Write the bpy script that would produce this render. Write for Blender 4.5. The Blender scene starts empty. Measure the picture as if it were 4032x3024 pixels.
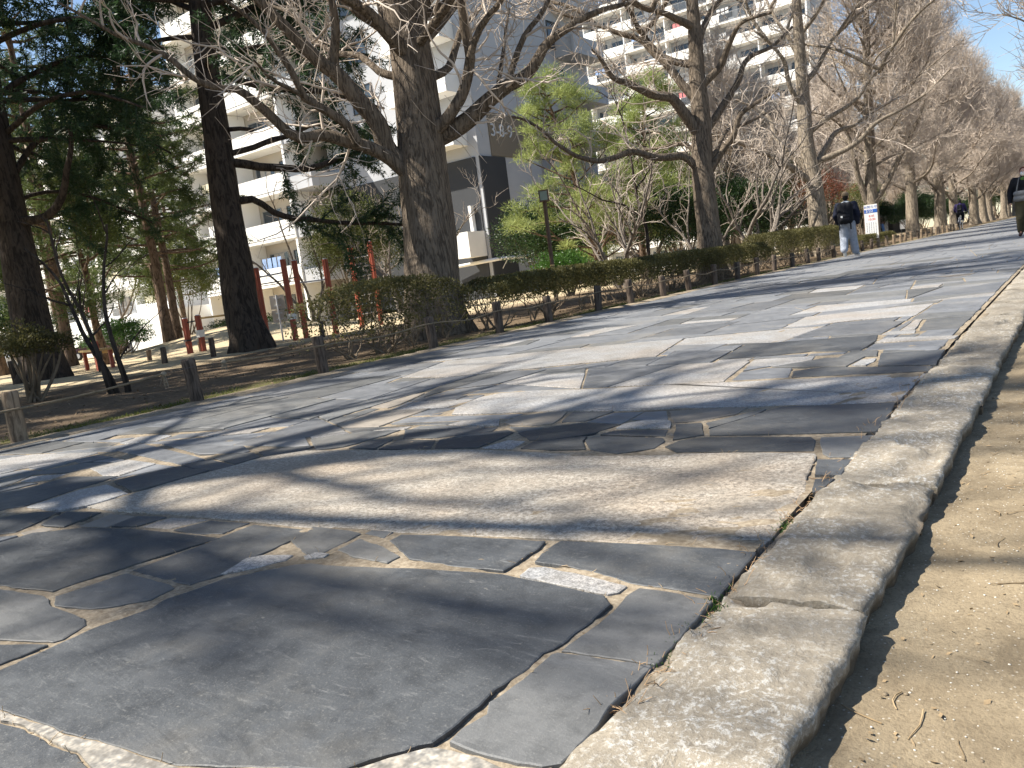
import bpy, bmesh, math, random
import numpy as np
from mathutils import Vector, Matrix, noise

# ------------------------------------------------------------------ camera, sky, sun, exposure
scene = bpy.context.scene
COL = scene.collection
CAM_H, YAW, PITCH, ROLL = 0.70, math.radians(36.737), math.radians(-7.783), math.radians(7.407)
R0 = Vector((math.cos(YAW), math.sin(YAW), 0))
FW = Vector((-math.sin(YAW)*math.cos(PITCH), math.cos(YAW)*math.cos(PITCH), math.sin(PITCH)))
U0 = R0.cross(FW)
RI = R0*math.cos(ROLL) - U0*math.sin(ROLL)
UI = R0*math.sin(ROLL) + U0*math.cos(ROLL)
cam_data = bpy.data.cameras.new('camera')
cam = bpy.data.objects.new('camera', cam_data)
COL.objects.link(cam)
cam.matrix_world = Matrix(((RI.x, UI.x, -FW.x, 0), (RI.y, UI.y, -FW.y, 0), (RI.z, UI.z, -FW.z, CAM_H), (0, 0, 0, 1)))
cam_data.sensor_width = 36
cam_data.lens = 27.667
cam_data.clip_start = 0.05
cam_data.clip_end = 3000
scene.camera = cam

SUN_AZ, SUN_EL = math.radians(232), math.radians(50)     # clockwise from +Y (the path's direction)
world = bpy.data.worlds.new('World')
scene.world = world
world.use_nodes = True
wn = world.node_tree.nodes
sky = wn.new('ShaderNodeTexSky')
sky.sky_type = 'NISHITA'
sky.sun_disc = False
sky.sun_elevation = SUN_EL
sky.sun_rotation = SUN_AZ
sky.air_density = 1.0
sky.dust_density = 0.3
sky.ozone_density = 1.2
world.node_tree.links.new(sky.outputs[0], wn['Background'].inputs[0])
wn['Background'].inputs[1].default_value = 0.08
sun_data = bpy.data.lights.new('sun', 'SUN')
sun_data.energy = 5.0
sun_data.angle = math.radians(0.65)
sun_data.color = (1.0, 0.94, 0.84)
sun = bpy.data.objects.new('sun', sun_data)
COL.objects.link(sun)
SUN_DIR = Vector((math.sin(SUN_AZ)*math.cos(SUN_EL), math.cos(SUN_AZ)*math.cos(SUN_EL), math.sin(SUN_EL)))
sun.rotation_euler = (-SUN_DIR).to_track_quat('-Z', 'Y').to_euler()
sun.location = SUN_DIR*60
scene.view_settings.view_transform = 'Standard'
scene.view_settings.look = 'None'
scene.view_settings.exposure = 1.15
scene.view_settings.gamma = 1.0
scene.view_settings.use_curve_mapping = False
scene.cycles.max_bounces = 5
scene.cycles.transparent_max_bounces = 8
scene.cycles.use_denoising = True
scene.cycles.sample_clamp_indirect = 6.0

# ------------------------------------------------------------------ helpers
def props(o, label=None, cat=None, group=None, kind=None):
    if label: o['label'] = label
    if cat: o['category'] = cat
    if group: o['group'] = group
    if kind: o['kind'] = kind
    return o

def empty(name, loc=(0, 0, 0), rz=0.0, label=None, cat=None, group=None, kind=None):
    o = bpy.data.objects.new(name, None)
    o.empty_display_size = 0.1
    COL.objects.link(o)
    o.location = loc
    o.rotation_euler = (0, 0, rz)
    return props(o, label, cat, group, kind)

def link(name, me, parent=None, mats=None):
    o = bpy.data.objects.new(name, me)
    COL.objects.link(o)
    if mats is not None:
        me.materials.clear()
        for m in (mats if isinstance(mats, (list, tuple)) else [mats]):
            me.materials.append(m)
    if parent is not None:
        o.parent = parent
    return o

def copy_tree(o, parent=None, label=None, group=None):
    c = o.copy()
    COL.objects.link(c)
    c.parent = parent
    if label: c['label'] = label
    if group: c['group'] = group
    for ch in list(o.children):
        copy_tree(ch, c)
    return c

class Acc:
    """collects vertex and face arrays, then makes one mesh"""
    def __init__(s):
        s.v, s.f, s.m, s.n = [], [], [], 0
    def add(s, v, f, mi=0):
        v = np.asarray(v, dtype=np.float64).reshape(-1, 3)
        f = np.asarray(f, dtype=np.int64)
        if len(v) == 0 or len(f) == 0: return
        s.v.append(v); s.f.append(f + s.n); s.m.append(mi); s.n += len(v)
    def mesh(s, name, smooth=True):
        me = bpy.data.meshes.new(name)
        if not s.v: return me
        V = np.concatenate(s.v)
        tot = np.concatenate([np.full(len(f), f.shape[1], dtype=np.int32) for f in s.f])
        idx = np.concatenate([f.ravel() for f in s.f]).astype(np.int32)
        mi = np.concatenate([np.full(len(f), m, dtype=np.int32) for f, m in zip(s.f, s.m)])
        start = np.concatenate([[0], np.cumsum(tot)[:-1]]).astype(np.int32)
        me.vertices.add(len(V)); me.vertices.foreach_set('co', V.ravel())
        me.loops.add(len(idx)); me.loops.foreach_set('vertex_index', idx)
        me.polygons.add(len(tot))
        me.polygons.foreach_set('loop_start', start)
        me.polygons.foreach_set('loop_total', tot)
        me.polygons.foreach_set('use_smooth', np.full(len(tot), smooth, dtype=bool))
        me.polygons.foreach_set('material_index', mi)
        me.update(calc_edges=True)
        me.validate()
        return me
    def build(s, name, mats, parent=None, smooth=True):
        return link(name, s.mesh(name, smooth), parent, mats)
    # --- simple shapes
    def box(s, c, d, M=None, mi=0, taper=1.0):
        x, y, z = d[0]/2, d[1]/2, d[2]/2
        v = [(-x, -y, -z), (x, -y, -z), (x, y, -z), (-x, y, -z), (-x*taper, -y*taper, z), (x*taper, -y*taper, z), (x*taper, y*taper, z), (-x*taper, y*taper, z)]
        if M is not None: v = [M @ Vector(p) for p in v]
        v = [(p[0]+c[0], p[1]+c[1], p[2]+c[2]) for p in v]
        s.add(v, [(0, 3, 2, 1), (4, 5, 6, 7), (0, 1, 5, 4), (1, 2, 6, 5), (2, 3, 7, 6), (3, 0, 4, 7)], mi)
        return s
    def bar(s, p0, p1, w, h=None, mi=0):
        p0, p1 = Vector(p0), Vector(p1)
        d = p1 - p0
        q = d.to_track_quat('X', 'Z').to_matrix()
        return s.box((p0+p1)/2, (d.length, w, h or w), q, mi)
    def tube(s, pts, rad, n=8, mi=0, cap=True):
        P = np.asarray([tuple(p) for p in pts], dtype=float)[None]
        r = np.full(P.shape[1], rad) if np.isscalar(rad) else np.asarray(rad, dtype=float)
        v, f = tubes_np(P, r[None], n)
        s.add(v, f, mi)
        if cap:
            k = P.shape[1]
            s.add(v[:n], [list(range(n))[::-1]], mi)
            s.add(v[(k-1)*n:], [list(range(n))], mi)
        return s
    def ell(s, c, r, M=None, nu=12, nv=8, mi=0):
        v = []
        for j in range(nv+1):
            t = math.pi*j/nv
            for i in range(nu):
                a = 2*math.pi*i/nu
                p = Vector((r[0]*math.sin(t)*math.cos(a), r[1]*math.sin(t)*math.sin(a), r[2]*math.cos(t)))
                if M is not None: p = M @ p
                v.append((p[0]+c[0], p[1]+c[1], p[2]+c[2]))
        f = []
        for j in range(nv):
            for i in range(nu):
                a, b = j*nu+i, j*nu+(i+1) % nu
                f.append((a, a+nu, b+nu, b))
        s.add(v, f, mi)
        return s
    def cap(s, p0, p1, r0, r1, n=10, mi=0):
        """tapered limb with rounded ends"""
        p0, p1 = np.array(p0, float), np.array(p1, float)
        d = p1-p0; L = np.linalg.norm(d); d = d/max(L, 1e-9)
        pts, rr = [], []
        for a in (-1., -.85, -.5, 0.):
            pts.append(p0+d*a*r0); rr.append(max(r0*math.sqrt(max(0, 1-a*a)), r0*.06))
        for a in (0., .5, .85, 1.):
            pts.append(p1+d*a*r1); rr.append(max(r1*math.sqrt(max(0, 1-a*a)), r1*.06))
        return s.tube(pts, rr, n, mi)

def tubes_np(P, R, n):
    """P (N,k,3) centre lines, R (N,k) radii -> verts, quads"""
    N, k, _ = P.shape
    Tn = np.empty_like(P)
    Tn[:, 1:-1] = P[:, 2:]-P[:, :-2]
    Tn[:, 0] = P[:, 1]-P[:, 0]
    Tn[:, -1] = P[:, -1]-P[:, -2]
    Tn /= np.maximum(np.linalg.norm(Tn, axis=2, keepdims=True), 1e-9)
    D = P[:, -1]-P[:, 0]
    ref = np.zeros((N, 3))
    ref[np.arange(N), np.argmin(np.abs(D), axis=1)] = 1.0
    U = np.cross(Tn, ref[:, None, :]); U /= np.maximum(np.linalg.norm(U, axis=2, keepdims=True), 1e-9)
    W = np.cross(Tn, U)
    a = np.arange(n)*2*math.pi/n
    V = P[:, :, None, :] + R[:, :, None, None]*(U[:, :, None, :]*np.cos(a)[None, None, :, None] + W[:, :, None, :]*np.sin(a)[None, None, :, None])
    base = (np.arange(N)*k*n)[:, None, None] + (np.arange(k-1)*n)[None, :, None]
    i0 = np.arange(n)[None, None, :]; i1 = (np.arange(n)+1) % n
    i1 = i1[None, None, :]
    F = np.stack([base+i0, base+i1, base+n+i1, base+n+i0], axis=-1).reshape(-1, 4)
    return V.reshape(-1, 3), F

def blades(C, D, Nn, L, W):
    """diamond leaves: centre base C, direction D, side from normal Nn, length, width"""
    D = D/np.maximum(np.linalg.norm(D, axis=1, keepdims=True), 1e-9)
    S = np.cross(D, Nn); S /= np.maximum(np.linalg.norm(S, axis=1, keepdims=True), 1e-9)
    L = np.broadcast_to(np.asarray(L, float), (len(C),))[:, None]; W = np.broadcast_to(np.asarray(W, float), (len(C),))[:, None]
    V = np.stack([C, C+D*L*.5+S*W*.5, C+D*L, C+D*L*.5-S*W*.5], axis=1).reshape(-1, 3)
    b = np.arange(len(C))*4
    return V, np.stack([b, b+1, b+2, b+3], axis=1)

def rnd_dirs(rng, n):
    v = rng.normal(size=(n, 3))
    return v/np.linalg.norm(v, axis=1, keepdims=True)

def gz(x, y=0):
    def s(a, b): return max(0.0, min(1.0, (-x-a)/(b-a)))
    z = -.1*s(7, 16)-.25*s(16, 26)-1.05*s(26, 60)
    z += 0.55*math.exp(-((x+22.5)**2/14+(y-15.5)**2/7))      # low mound behind the exercise bars
    return z

# ------------------------------------------------------------------ materials
def mat(name, rough=0.8, spec=0.3):
    m = bpy.data.materials.new(name)
    m.use_nodes = True
    nt = m.node_tree
    b = nt.nodes['Principled BSDF']
    b.inputs['Roughness'].default_value = rough
    b.inputs['Specular IOR Level'].default_value = spec
    return m, nt, b

def N(nt, typ, **kw):
    n = nt.nodes.new('ShaderNode'+typ)
    for k, v in kw.items():
        if k in n.inputs: n.inputs[k].default_value = v
        else: setattr(n, k, v)
    return n

def ramp(nt, fac, stops):
    r = nt.nodes.new('ShaderNodeValToRGB')
    e = r.color_ramp.elements
    while len(e) < len(stops): e.new(0.5)
    for i, (p, c) in enumerate(stops):
        e[i].position = p
        e[i].color = (c[0], c[1], c[2], 1) if not np.isscalar(c) else (c, c, c, 1)
    nt.links.new(fac, r.inputs[0])
    return r.outputs[0]

def coords(nt, scale=(1, 1, 1), kind='Object'):
    t = nt.nodes.new('ShaderNodeTexCoord')
    mp = nt.nodes.new('ShaderNodeMapping')
    mp.inputs['Scale'].default_value = scale
    nt.links.new(t.outputs[kind], mp.inputs[0])
    return mp.outputs[0]

def world_pos(nt, scale=(1, 1, 1)):
    g = nt.nodes.new('ShaderNodeNewGeometry')
    mp = nt.nodes.new('ShaderNodeMapping')
    mp.inputs['Scale'].default_value = scale
    nt.links.new(g.outputs['Position'], mp.inputs[0])
    return mp.outputs[0]

def noise_tex(nt, vec, scale, detail=4, rough=.55, dist=0.0):
    n = N(nt, 'TexNoise', Scale=scale, Detail=detail, Roughness=rough, Distortion=dist)
    nt.links.new(vec, n.inputs['Vector'])
    return n.outputs['Fac']

def mix(nt, fac, a, b, mode='MIX'):
    m = nt.nodes.new('ShaderNodeMix'); m.data_type = 'RGBA'; m.blend_type = mode
    for sock, v in ((m.inputs[0], fac), (m.inputs[6], a), (m.inputs[7], b)):
        if hasattr(v, 'is_linked'): nt.links.new(v, sock)
        elif np.isscalar(v): sock.default_value = v
        else: sock.default_value = (v[0], v[1], v[2], 1)
    return m.outputs[2]

def bump(nt, b, h, strength=.3, dist=.01, normal=None):
    n = N(nt, 'Bump', Strength=strength, Distance=dist)
    nt.links.new(h, n.inputs['Height'])
    if normal is not None: nt.links.new(normal, n.inputs['Normal'])
    nt.links.new(n.outputs[0], b.inputs['Normal'])
    return n.outputs[0]

def math_node(nt, op, a, b=0.0, c=None):
    n = nt.nodes.new('ShaderNodeMath'); n.operation = op
    for i, v in enumerate((a, b) if c is None else (a, b, c)):
        if hasattr(v, 'is_linked'): nt.links.new(v, n.inputs[i])
        else: n.inputs[i].default_value = v
    return n.outputs[0]

def vary(nt, col, amount=.25):
    """lighten / darken per object"""
    o = nt.nodes.new('ShaderNodeObjectInfo')
    v = math_node(nt, 'MULTIPLY_ADD', o.outputs['Random'], amount*2, 1-amount)
    h = nt.nodes.new('ShaderNodeHueSaturation')
    nt.links.new(v, h.inputs['Value'])
    nt.links.new(col, h.inputs['Color'])
    return h.outputs[0]

def plain(name, c, rough=.7, spec=.3, var=.18, scale=6, bumpy=0.0):
    m, nt, b = mat(name, rough, spec)
    f = noise_tex(nt, coords(nt), scale, 5)
    col = ramp(nt, f, [(.3, [x*(1-var) for x in c]), (.7, [min(1, x*(1+var)) for x in c])])
    nt.links.new(col, b.inputs['Base Color'])
    if bumpy: bump(nt, b, noise_tex(nt, coords(nt), scale*8, 3), bumpy, .01)
    return m

def bark(name, dark, light, zs=.14, scale=17., strength=.9, dist=.03):
    m, nt, b = mat(name, .9, .15)
    v = coords(nt, (1, 1, zs))
    ridge = N(nt, 'TexNoise', Scale=scale*1.5, Detail=5, Roughness=.62, Distortion=.9)
    nt.links.new(v, ridge.inputs['Vector'])
    fine = noise_tex(nt, coords(nt, (1, 1, .35)), scale*5, 4)
    big = noise_tex(nt, coords(nt), 1.3, 2)
    col = ramp(nt, ridge.outputs['Fac'], [(.41, [x*.55 for x in dark]), (.49, [(a+b2)/2 for a, b2 in zip(dark, light)]), (.58, light)])
    col = mix(nt, math_node(nt, 'MULTIPLY', fine, .5), col, [x*1.1 for x in dark])
    col = mix(nt, math_node(nt, 'MULTIPLY', big, .35), col, [x*.75 for x in light])
    nt.links.new(col, b.inputs['Base Color'])
    h = math_node(nt, 'MULTIPLY_ADD', fine, .25, ridge.outputs['Fac'])
    bump(nt, b, h, strength, dist)
    return m

def leafmat(name, c1, c2, trans=.35, rough=.5, scale=1.2):
    m, nt, b = mat(name, rough, .3)
    f = noise_tex(nt, world_pos(nt), scale, 3)
    f2 = noise_tex(nt, world_pos(nt), 30, 2)
    f = math_node(nt, 'MULTIPLY_ADD', f2, .5, math_node(nt, 'MULTIPLY', f, .6))
    col = ramp(nt, f, [(.38, c1), (.68, c2)])
    nt.links.new(col, b.inputs['Base Color'])
    t = nt.nodes.new('ShaderNodeBsdfTranslucent')
    nt.links.new(mix(nt, .5, col, c2), t.inputs[0])
    mx = nt.nodes.new('ShaderNodeMixShader'); mx.inputs[0].default_value = trans
    nt.links.new(b.outputs[0], mx.inputs[1]); nt.links.new(t.outputs[0], mx.inputs[2])
    nt.links.new(mx.outputs[0], nt.nodes['Material Output'].inputs[0])
    return m

M = {}
def slate(name, a, c):
    m, nt, b = mat(name, .5, .35)
    w = world_pos(nt)
    big = noise_tex(nt, w, 2.6, 6, .62, .4)
    mid = noise_tex(nt, w, 13, 6, .7, .3)
    fine = noise_tex(nt, w, 190, 3, .75)
    scuff = noise_tex(nt, world_pos(nt, (1.0, 4.0, 1)), 9, 7, .75, 1.6)
    cleft = noise_tex(nt, world_pos(nt, (.6, 1.6, 1)), 5, 3, .5, 2.0)
    col = ramp(nt, big, [(.3, a), (.7, c)])
    col = mix(nt, ramp(nt, mid, [(.35, .55), (.55, 0)]), col, [x*.62 for x in a])
    col = mix(nt, ramp(nt, scuff, [(.57, 0), (.72, .5)]), col, (.22, .22, .215))
    col = mix(nt, ramp(nt, fine, [(.56, 0), (.74, .45)]), col, (.24, .235, .22))
    dust = noise_tex(nt, w, 1.3, 5, .7)
    col = mix(nt, ramp(nt, dust, [(.5, 0), (.72, .4)]), col, (.2, .18, .145))
    spots = noise_tex(nt, w, 34, 2, .5)
    col = mix(nt, ramp(nt, spots, [(.74, 0), (.78, .35)]), col, (.3, .28, .24))
    nt.links.new(vary(nt, col, .24), b.inputs['Base Color'])
    nt.links.new(ramp(nt, mid, [(.3, .46), (.7, .66)]), b.inputs['Roughness'])
    h = math_node(nt, 'MULTIPLY_ADD', mid, .8, math_node(nt, 'MULTIPLY_ADD', fine, .3, math_node(nt, 'MULTIPLY', cleft, 1.4)))
    bump(nt, b, h, .5, .006)
    return m
M['slate'] = slate('dark_slate', (.047, .051, .056), (.076, .081, .086))
M['slate_mid'] = slate('sky_sheen_slate', (.12, .127, .138), (.185, .19, .2))  # far slate lightened and cooled: sky sheen put into the colour
M['slate_pale'] = slate('pale_slate', (.1, .103, .104), (.15, .15, .147))
M['slate_beige'] = slate('beige_slate', (.19, .165, .135), (.26, .23, .195))

def granite(name, lo, hi, sp=1.0):
    m, nt, b = mat(name, .62, .35)
    w = world_pos(nt)
    f1 = noise_tex(nt, w, 62*sp, 3, .8)
    f2 = noise_tex(nt, w, 190*sp, 2, .7)
    big = noise_tex(nt, w, 1.6, 4, .6)
    grain = math_node(nt, 'MULTIPLY_ADD', f2, .45, math_node(nt, 'MULTIPLY', f1, .55))
    col = ramp(nt, grain, [(.38, (.1, .095, .088)), (.46, [x*.85 for x in lo]), (.55, hi), (.64, (.54, .52, .48))])
    col = mix(nt, ramp(nt, big, [(.42, 0), (.66, .6)]), col, (1.0, .82, .64), 'MULTIPLY')
    dirt = noise_tex(nt, w, 4.5, 6, .7, .5)
    col = mix(nt, ramp(nt, dirt, [(.38, .45), (.56, 0)]), col, (.17, .15, .12))
    col = mix(nt, .12, col, hi)
    nt.links.new(vary(nt, col, .1), b.inputs['Base Color'])
    bump(nt, b, grain, .25, .004)
    return m
M['granite'] = granite('speckled_granite', (.25, .25, .25), (.35, .35, .35))
M['granite_big'] = granite('warm_granite', (.29, .255, .21), (.41, .375, .32), .85)
M['cobble'] = granite('rough_grey_aggregate', (.2, .195, .185), (.36, .33, .28), .28)

m, nt, b = mat('sandy_mortar', .95, .1)
w = world_pos(nt)
f = noise_tex(nt, w, 60, 4, .7); f2 = noise_tex(nt, w, 5, 4)
col = ramp(nt, f, [(.35, (.19, .15, .105)), (.62, (.34, .285, .21)), (.75, (.45, .4, .33))])
col = mix(nt, ramp(nt, f2, [(.45, 0), (.7, .6)]), col, (.09, .075, .055))
nt.links.new(col, b.inputs['Base Color']); bump(nt, b, f, .5, .006)
M['mortar'] = m

m, nt, b = mat('kerb_stone', .85, .2)
w = world_pos(nt)
f = noise_tex(nt, w, 7, 7, .7, .2); sp = noise_tex(nt, w, 70, 5, .8, .1); sp2 = noise_tex(nt, w, 150, 3, .7)
msk = noise_tex(nt, w, 3.5, 3)
col = ramp(nt, f, [(.3, (.17, .15, .12)), (.5, (.24, .21, .165)), (.7, (.31, .27, .21))])
lich = math_node(nt, 'MULTIPLY', ramp(nt, sp, [(.5, 0), (.62, .9)]), ramp(nt, msk, [(.35, .15), (.6, .95)]))
col = mix(nt, lich, col, (.5, .49, .46))
col = mix(nt, ramp(nt, sp2, [(.3, .5), (.45, 0)]), col, (.08, .065, .05))
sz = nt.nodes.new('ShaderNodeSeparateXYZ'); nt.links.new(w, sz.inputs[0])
zz = math_node(nt, 'MULTIPLY_ADD', f, .03, math_node(nt, 'MULTIPLY', sz.outputs[2], -1.0))     # shade of the kerb's side painted in as soil brown towards its foot
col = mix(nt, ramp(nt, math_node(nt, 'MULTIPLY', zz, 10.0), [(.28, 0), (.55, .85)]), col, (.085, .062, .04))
nt.links.new(vary(nt, col, .22), b.inputs['Base Color'])
bump(nt, b, math_node(nt, 'MULTIPLY_ADD', sp, .3, f), .7, .018)
M['kerb'] = m

m, nt, b = mat('tan_dirt', .95, .1)
w = world_pos(nt)
f = noise_tex(nt, w, 2.5, 6, .65); g1 = noise_tex(nt, w, 130, 3, .8); vor = N(nt, 'TexVoronoi', Scale=70.0); nt.links.new(w, vor.inputs['Vector'])
col = ramp(nt, f, [(.3, (.22, .175, .115)), (.6, (.31, .25, .165)), (.8, (.37, .305, .21))])
col = mix(nt, ramp(nt, g1, [(.35, .5), (.5, 0)]), col, (.13, .1, .065))
md = noise_tex(nt, w, 7, 6, .75, .4)
col = mix(nt, ramp(nt, md, [(.36, .6), (.54, 0)]), col, (.12, .092, .06))
col = mix(nt, ramp(nt, vor.outputs['Distance'], [(.1, .7), (.17, 0)]), col, (.5, .46, .39))
nt.links.new(col, b.inputs['Base Color']); bump(nt, b, math_node(nt, 'MULTIPLY_ADD', g1, .5, f), .6, .012)
M['dirt'] = m

m, nt, b = mat('park_soil', .97, .08)
w = world_pos(nt)
sepn = nt.nodes.new('ShaderNodeSeparateXYZ'); g = nt.nodes.new('ShaderNodeNewGeometry'); nt.links.new(g.outputs['Position'], sepn.inputs[0])
f = noise_tex(nt, w, 1.2, 5, .65); f2 = noise_tex(nt, w, 40, 4, .75); f3 = noise_tex(nt, w, 9, 5, .7)
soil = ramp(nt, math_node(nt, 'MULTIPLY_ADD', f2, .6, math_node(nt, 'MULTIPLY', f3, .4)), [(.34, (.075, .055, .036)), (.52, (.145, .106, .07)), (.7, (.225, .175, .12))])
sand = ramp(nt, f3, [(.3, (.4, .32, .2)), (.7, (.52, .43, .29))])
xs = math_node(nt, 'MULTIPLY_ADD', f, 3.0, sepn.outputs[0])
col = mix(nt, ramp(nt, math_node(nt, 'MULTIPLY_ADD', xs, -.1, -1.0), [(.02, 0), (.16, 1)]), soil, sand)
xm = math_node(nt, 'MULTIPLY_ADD', f3, .9, math_node(nt, 'MULTIPLY_ADD', sepn.outputs[0], 1.0, 6.15))   # metres from the path's edge
moss = math_node(nt, 'MULTIPLY', ramp(nt, xm, [(.0, 0), (.3, 1)]), ramp(nt, f2, [(.42, 0), (.58, 1)]))
col = mix(nt, moss, col, (.1, .115, .03))
nt.links.new(col, b.inputs['Base Color']); bump(nt, b, math_node(nt, 'MULTIPLY_ADD', f2, .6, f3), .7, .03)
M['soil'] = m

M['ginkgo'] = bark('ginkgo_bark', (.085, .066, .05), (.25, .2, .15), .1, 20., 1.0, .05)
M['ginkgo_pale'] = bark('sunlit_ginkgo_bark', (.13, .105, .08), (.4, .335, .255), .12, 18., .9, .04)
M['twig'] = plain('ginkgo_twig', (.5, .425, .355), .85, .15, .25, 2.0)
M['cedar'] = bark('cedar_bark', (.03, .024, .02), (.085, .066, .052), .2, 11., .9, .03)
M['pinebark'] = bark('pine_bark', (.07, .048, .036), (.2, .14, .1), .4, 8.)
M['greybark'] = bark('grey_bark', (.12, .1, .085), (.27, .235, .2), .5, 14., .5, .012)
M['needle_dark'] = leafmat('dark_cedar_needles', (.014, .034, .016), (.045, .085, .034), .35)
M['needle_pine'] = leafmat('pine_needles', (.025, .052, .018), (.11, .14, .04), .4)
M['needle_bright'] = leafmat('bright_pine_needles', (.14, .19, .055), (.38, .43, .15), .4)
M['leaf_hedge'] = leafmat('hedge_leaf', (.045, .046, .017), (.16, .145, .05), .35, .6)
M['leaf_hedge2'] = leafmat('bronzed_hedge_leaf', (.07, .06, .018), (.19, .15, .042), .3, .45)
M['leaf_green'] = leafmat('glossy_green_leaf', (.03, .075, .015), (.09, .19, .03), .3, .35)
M['leaf_dark'] = leafmat('dark_evergreen_leaf', (.012, .028, .01), (.04, .075, .02), .25, .4)
M['leaf_olive'] = leafmat('olive_leaf', (.06, .075, .02), (.15, .17, .045), .35, .5)
M['leaf_red'] = leafmat('rust_red_leaf', (.1, .035, .02), (.22, .08, .045), .35, .6)
M['hedge_stem'] = plain('hedge_stem', (.2, .155, .11), .9, .1, .3, 8)
M['post'] = bark('fence_post_wood', (.055, .042, .034), (.16, .125, .1), .12, 26., .8, .01)
M['post_pale'] = bark('sunlit_post_wood', (.14, .1, .07), (.34, .26, .18), .12, 26., .8, .01)  # lit copy of the post wood: sunlight put into the paler colour
M['rope'] = plain('rope', (.2, .16, .11), .95, .1, .25, 60, .4)
M['rope_fray'] = plain('frayed_rope', (.24, .205, .155), .95, .1, .2, 60)
M['red_paint'] = plain('red_brown_paint', (.36, .085, .05), .55, .4, .2, 5, .1)
M['steel'] = plain('steel', (.55, .56, .58), .35, .5, .1, 5)
M['bench_wood'] = plain('yellow_bench_wood', (.6, .4, .17), .6, .3, .15, 4)
M['white'] = plain('white_render', (.8, .79, .76), .8, .2, .05, .4)
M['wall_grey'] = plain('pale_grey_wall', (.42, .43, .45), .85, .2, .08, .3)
M['wall_beige'] = plain('beige_wall', (.5, .46, .41), .85, .2, .08, .3)
M['wall_brown'] = plain('olive_brown_band', (.2, .17, .13), .85, .2, .08, .3)
M['charcoal'] = plain('charcoal_wall', (.05, .053, .058), .8, .2, .1, .3)
M['metal_dark'] = plain('dark_metal', (.05, .052, .055), .5, .4, .1, 4)
M['rail'] = plain('grey_railing', (.3, .31, .32), .5, .4, .1, 4)
m, nt, b = mat('window_glass', .08, .6)
b.inputs['Base Color'].default_value = (.05, .065, .08, 1)
M['glass'] = m
M['letter'] = plain('painted_numerals', (.5, .52, .55), .8, .2, .1, 2)
M['lamp_post'] = plain('brown_lamp_metal', (.12, .075, .05), .6, .3, .15, 5)
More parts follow.
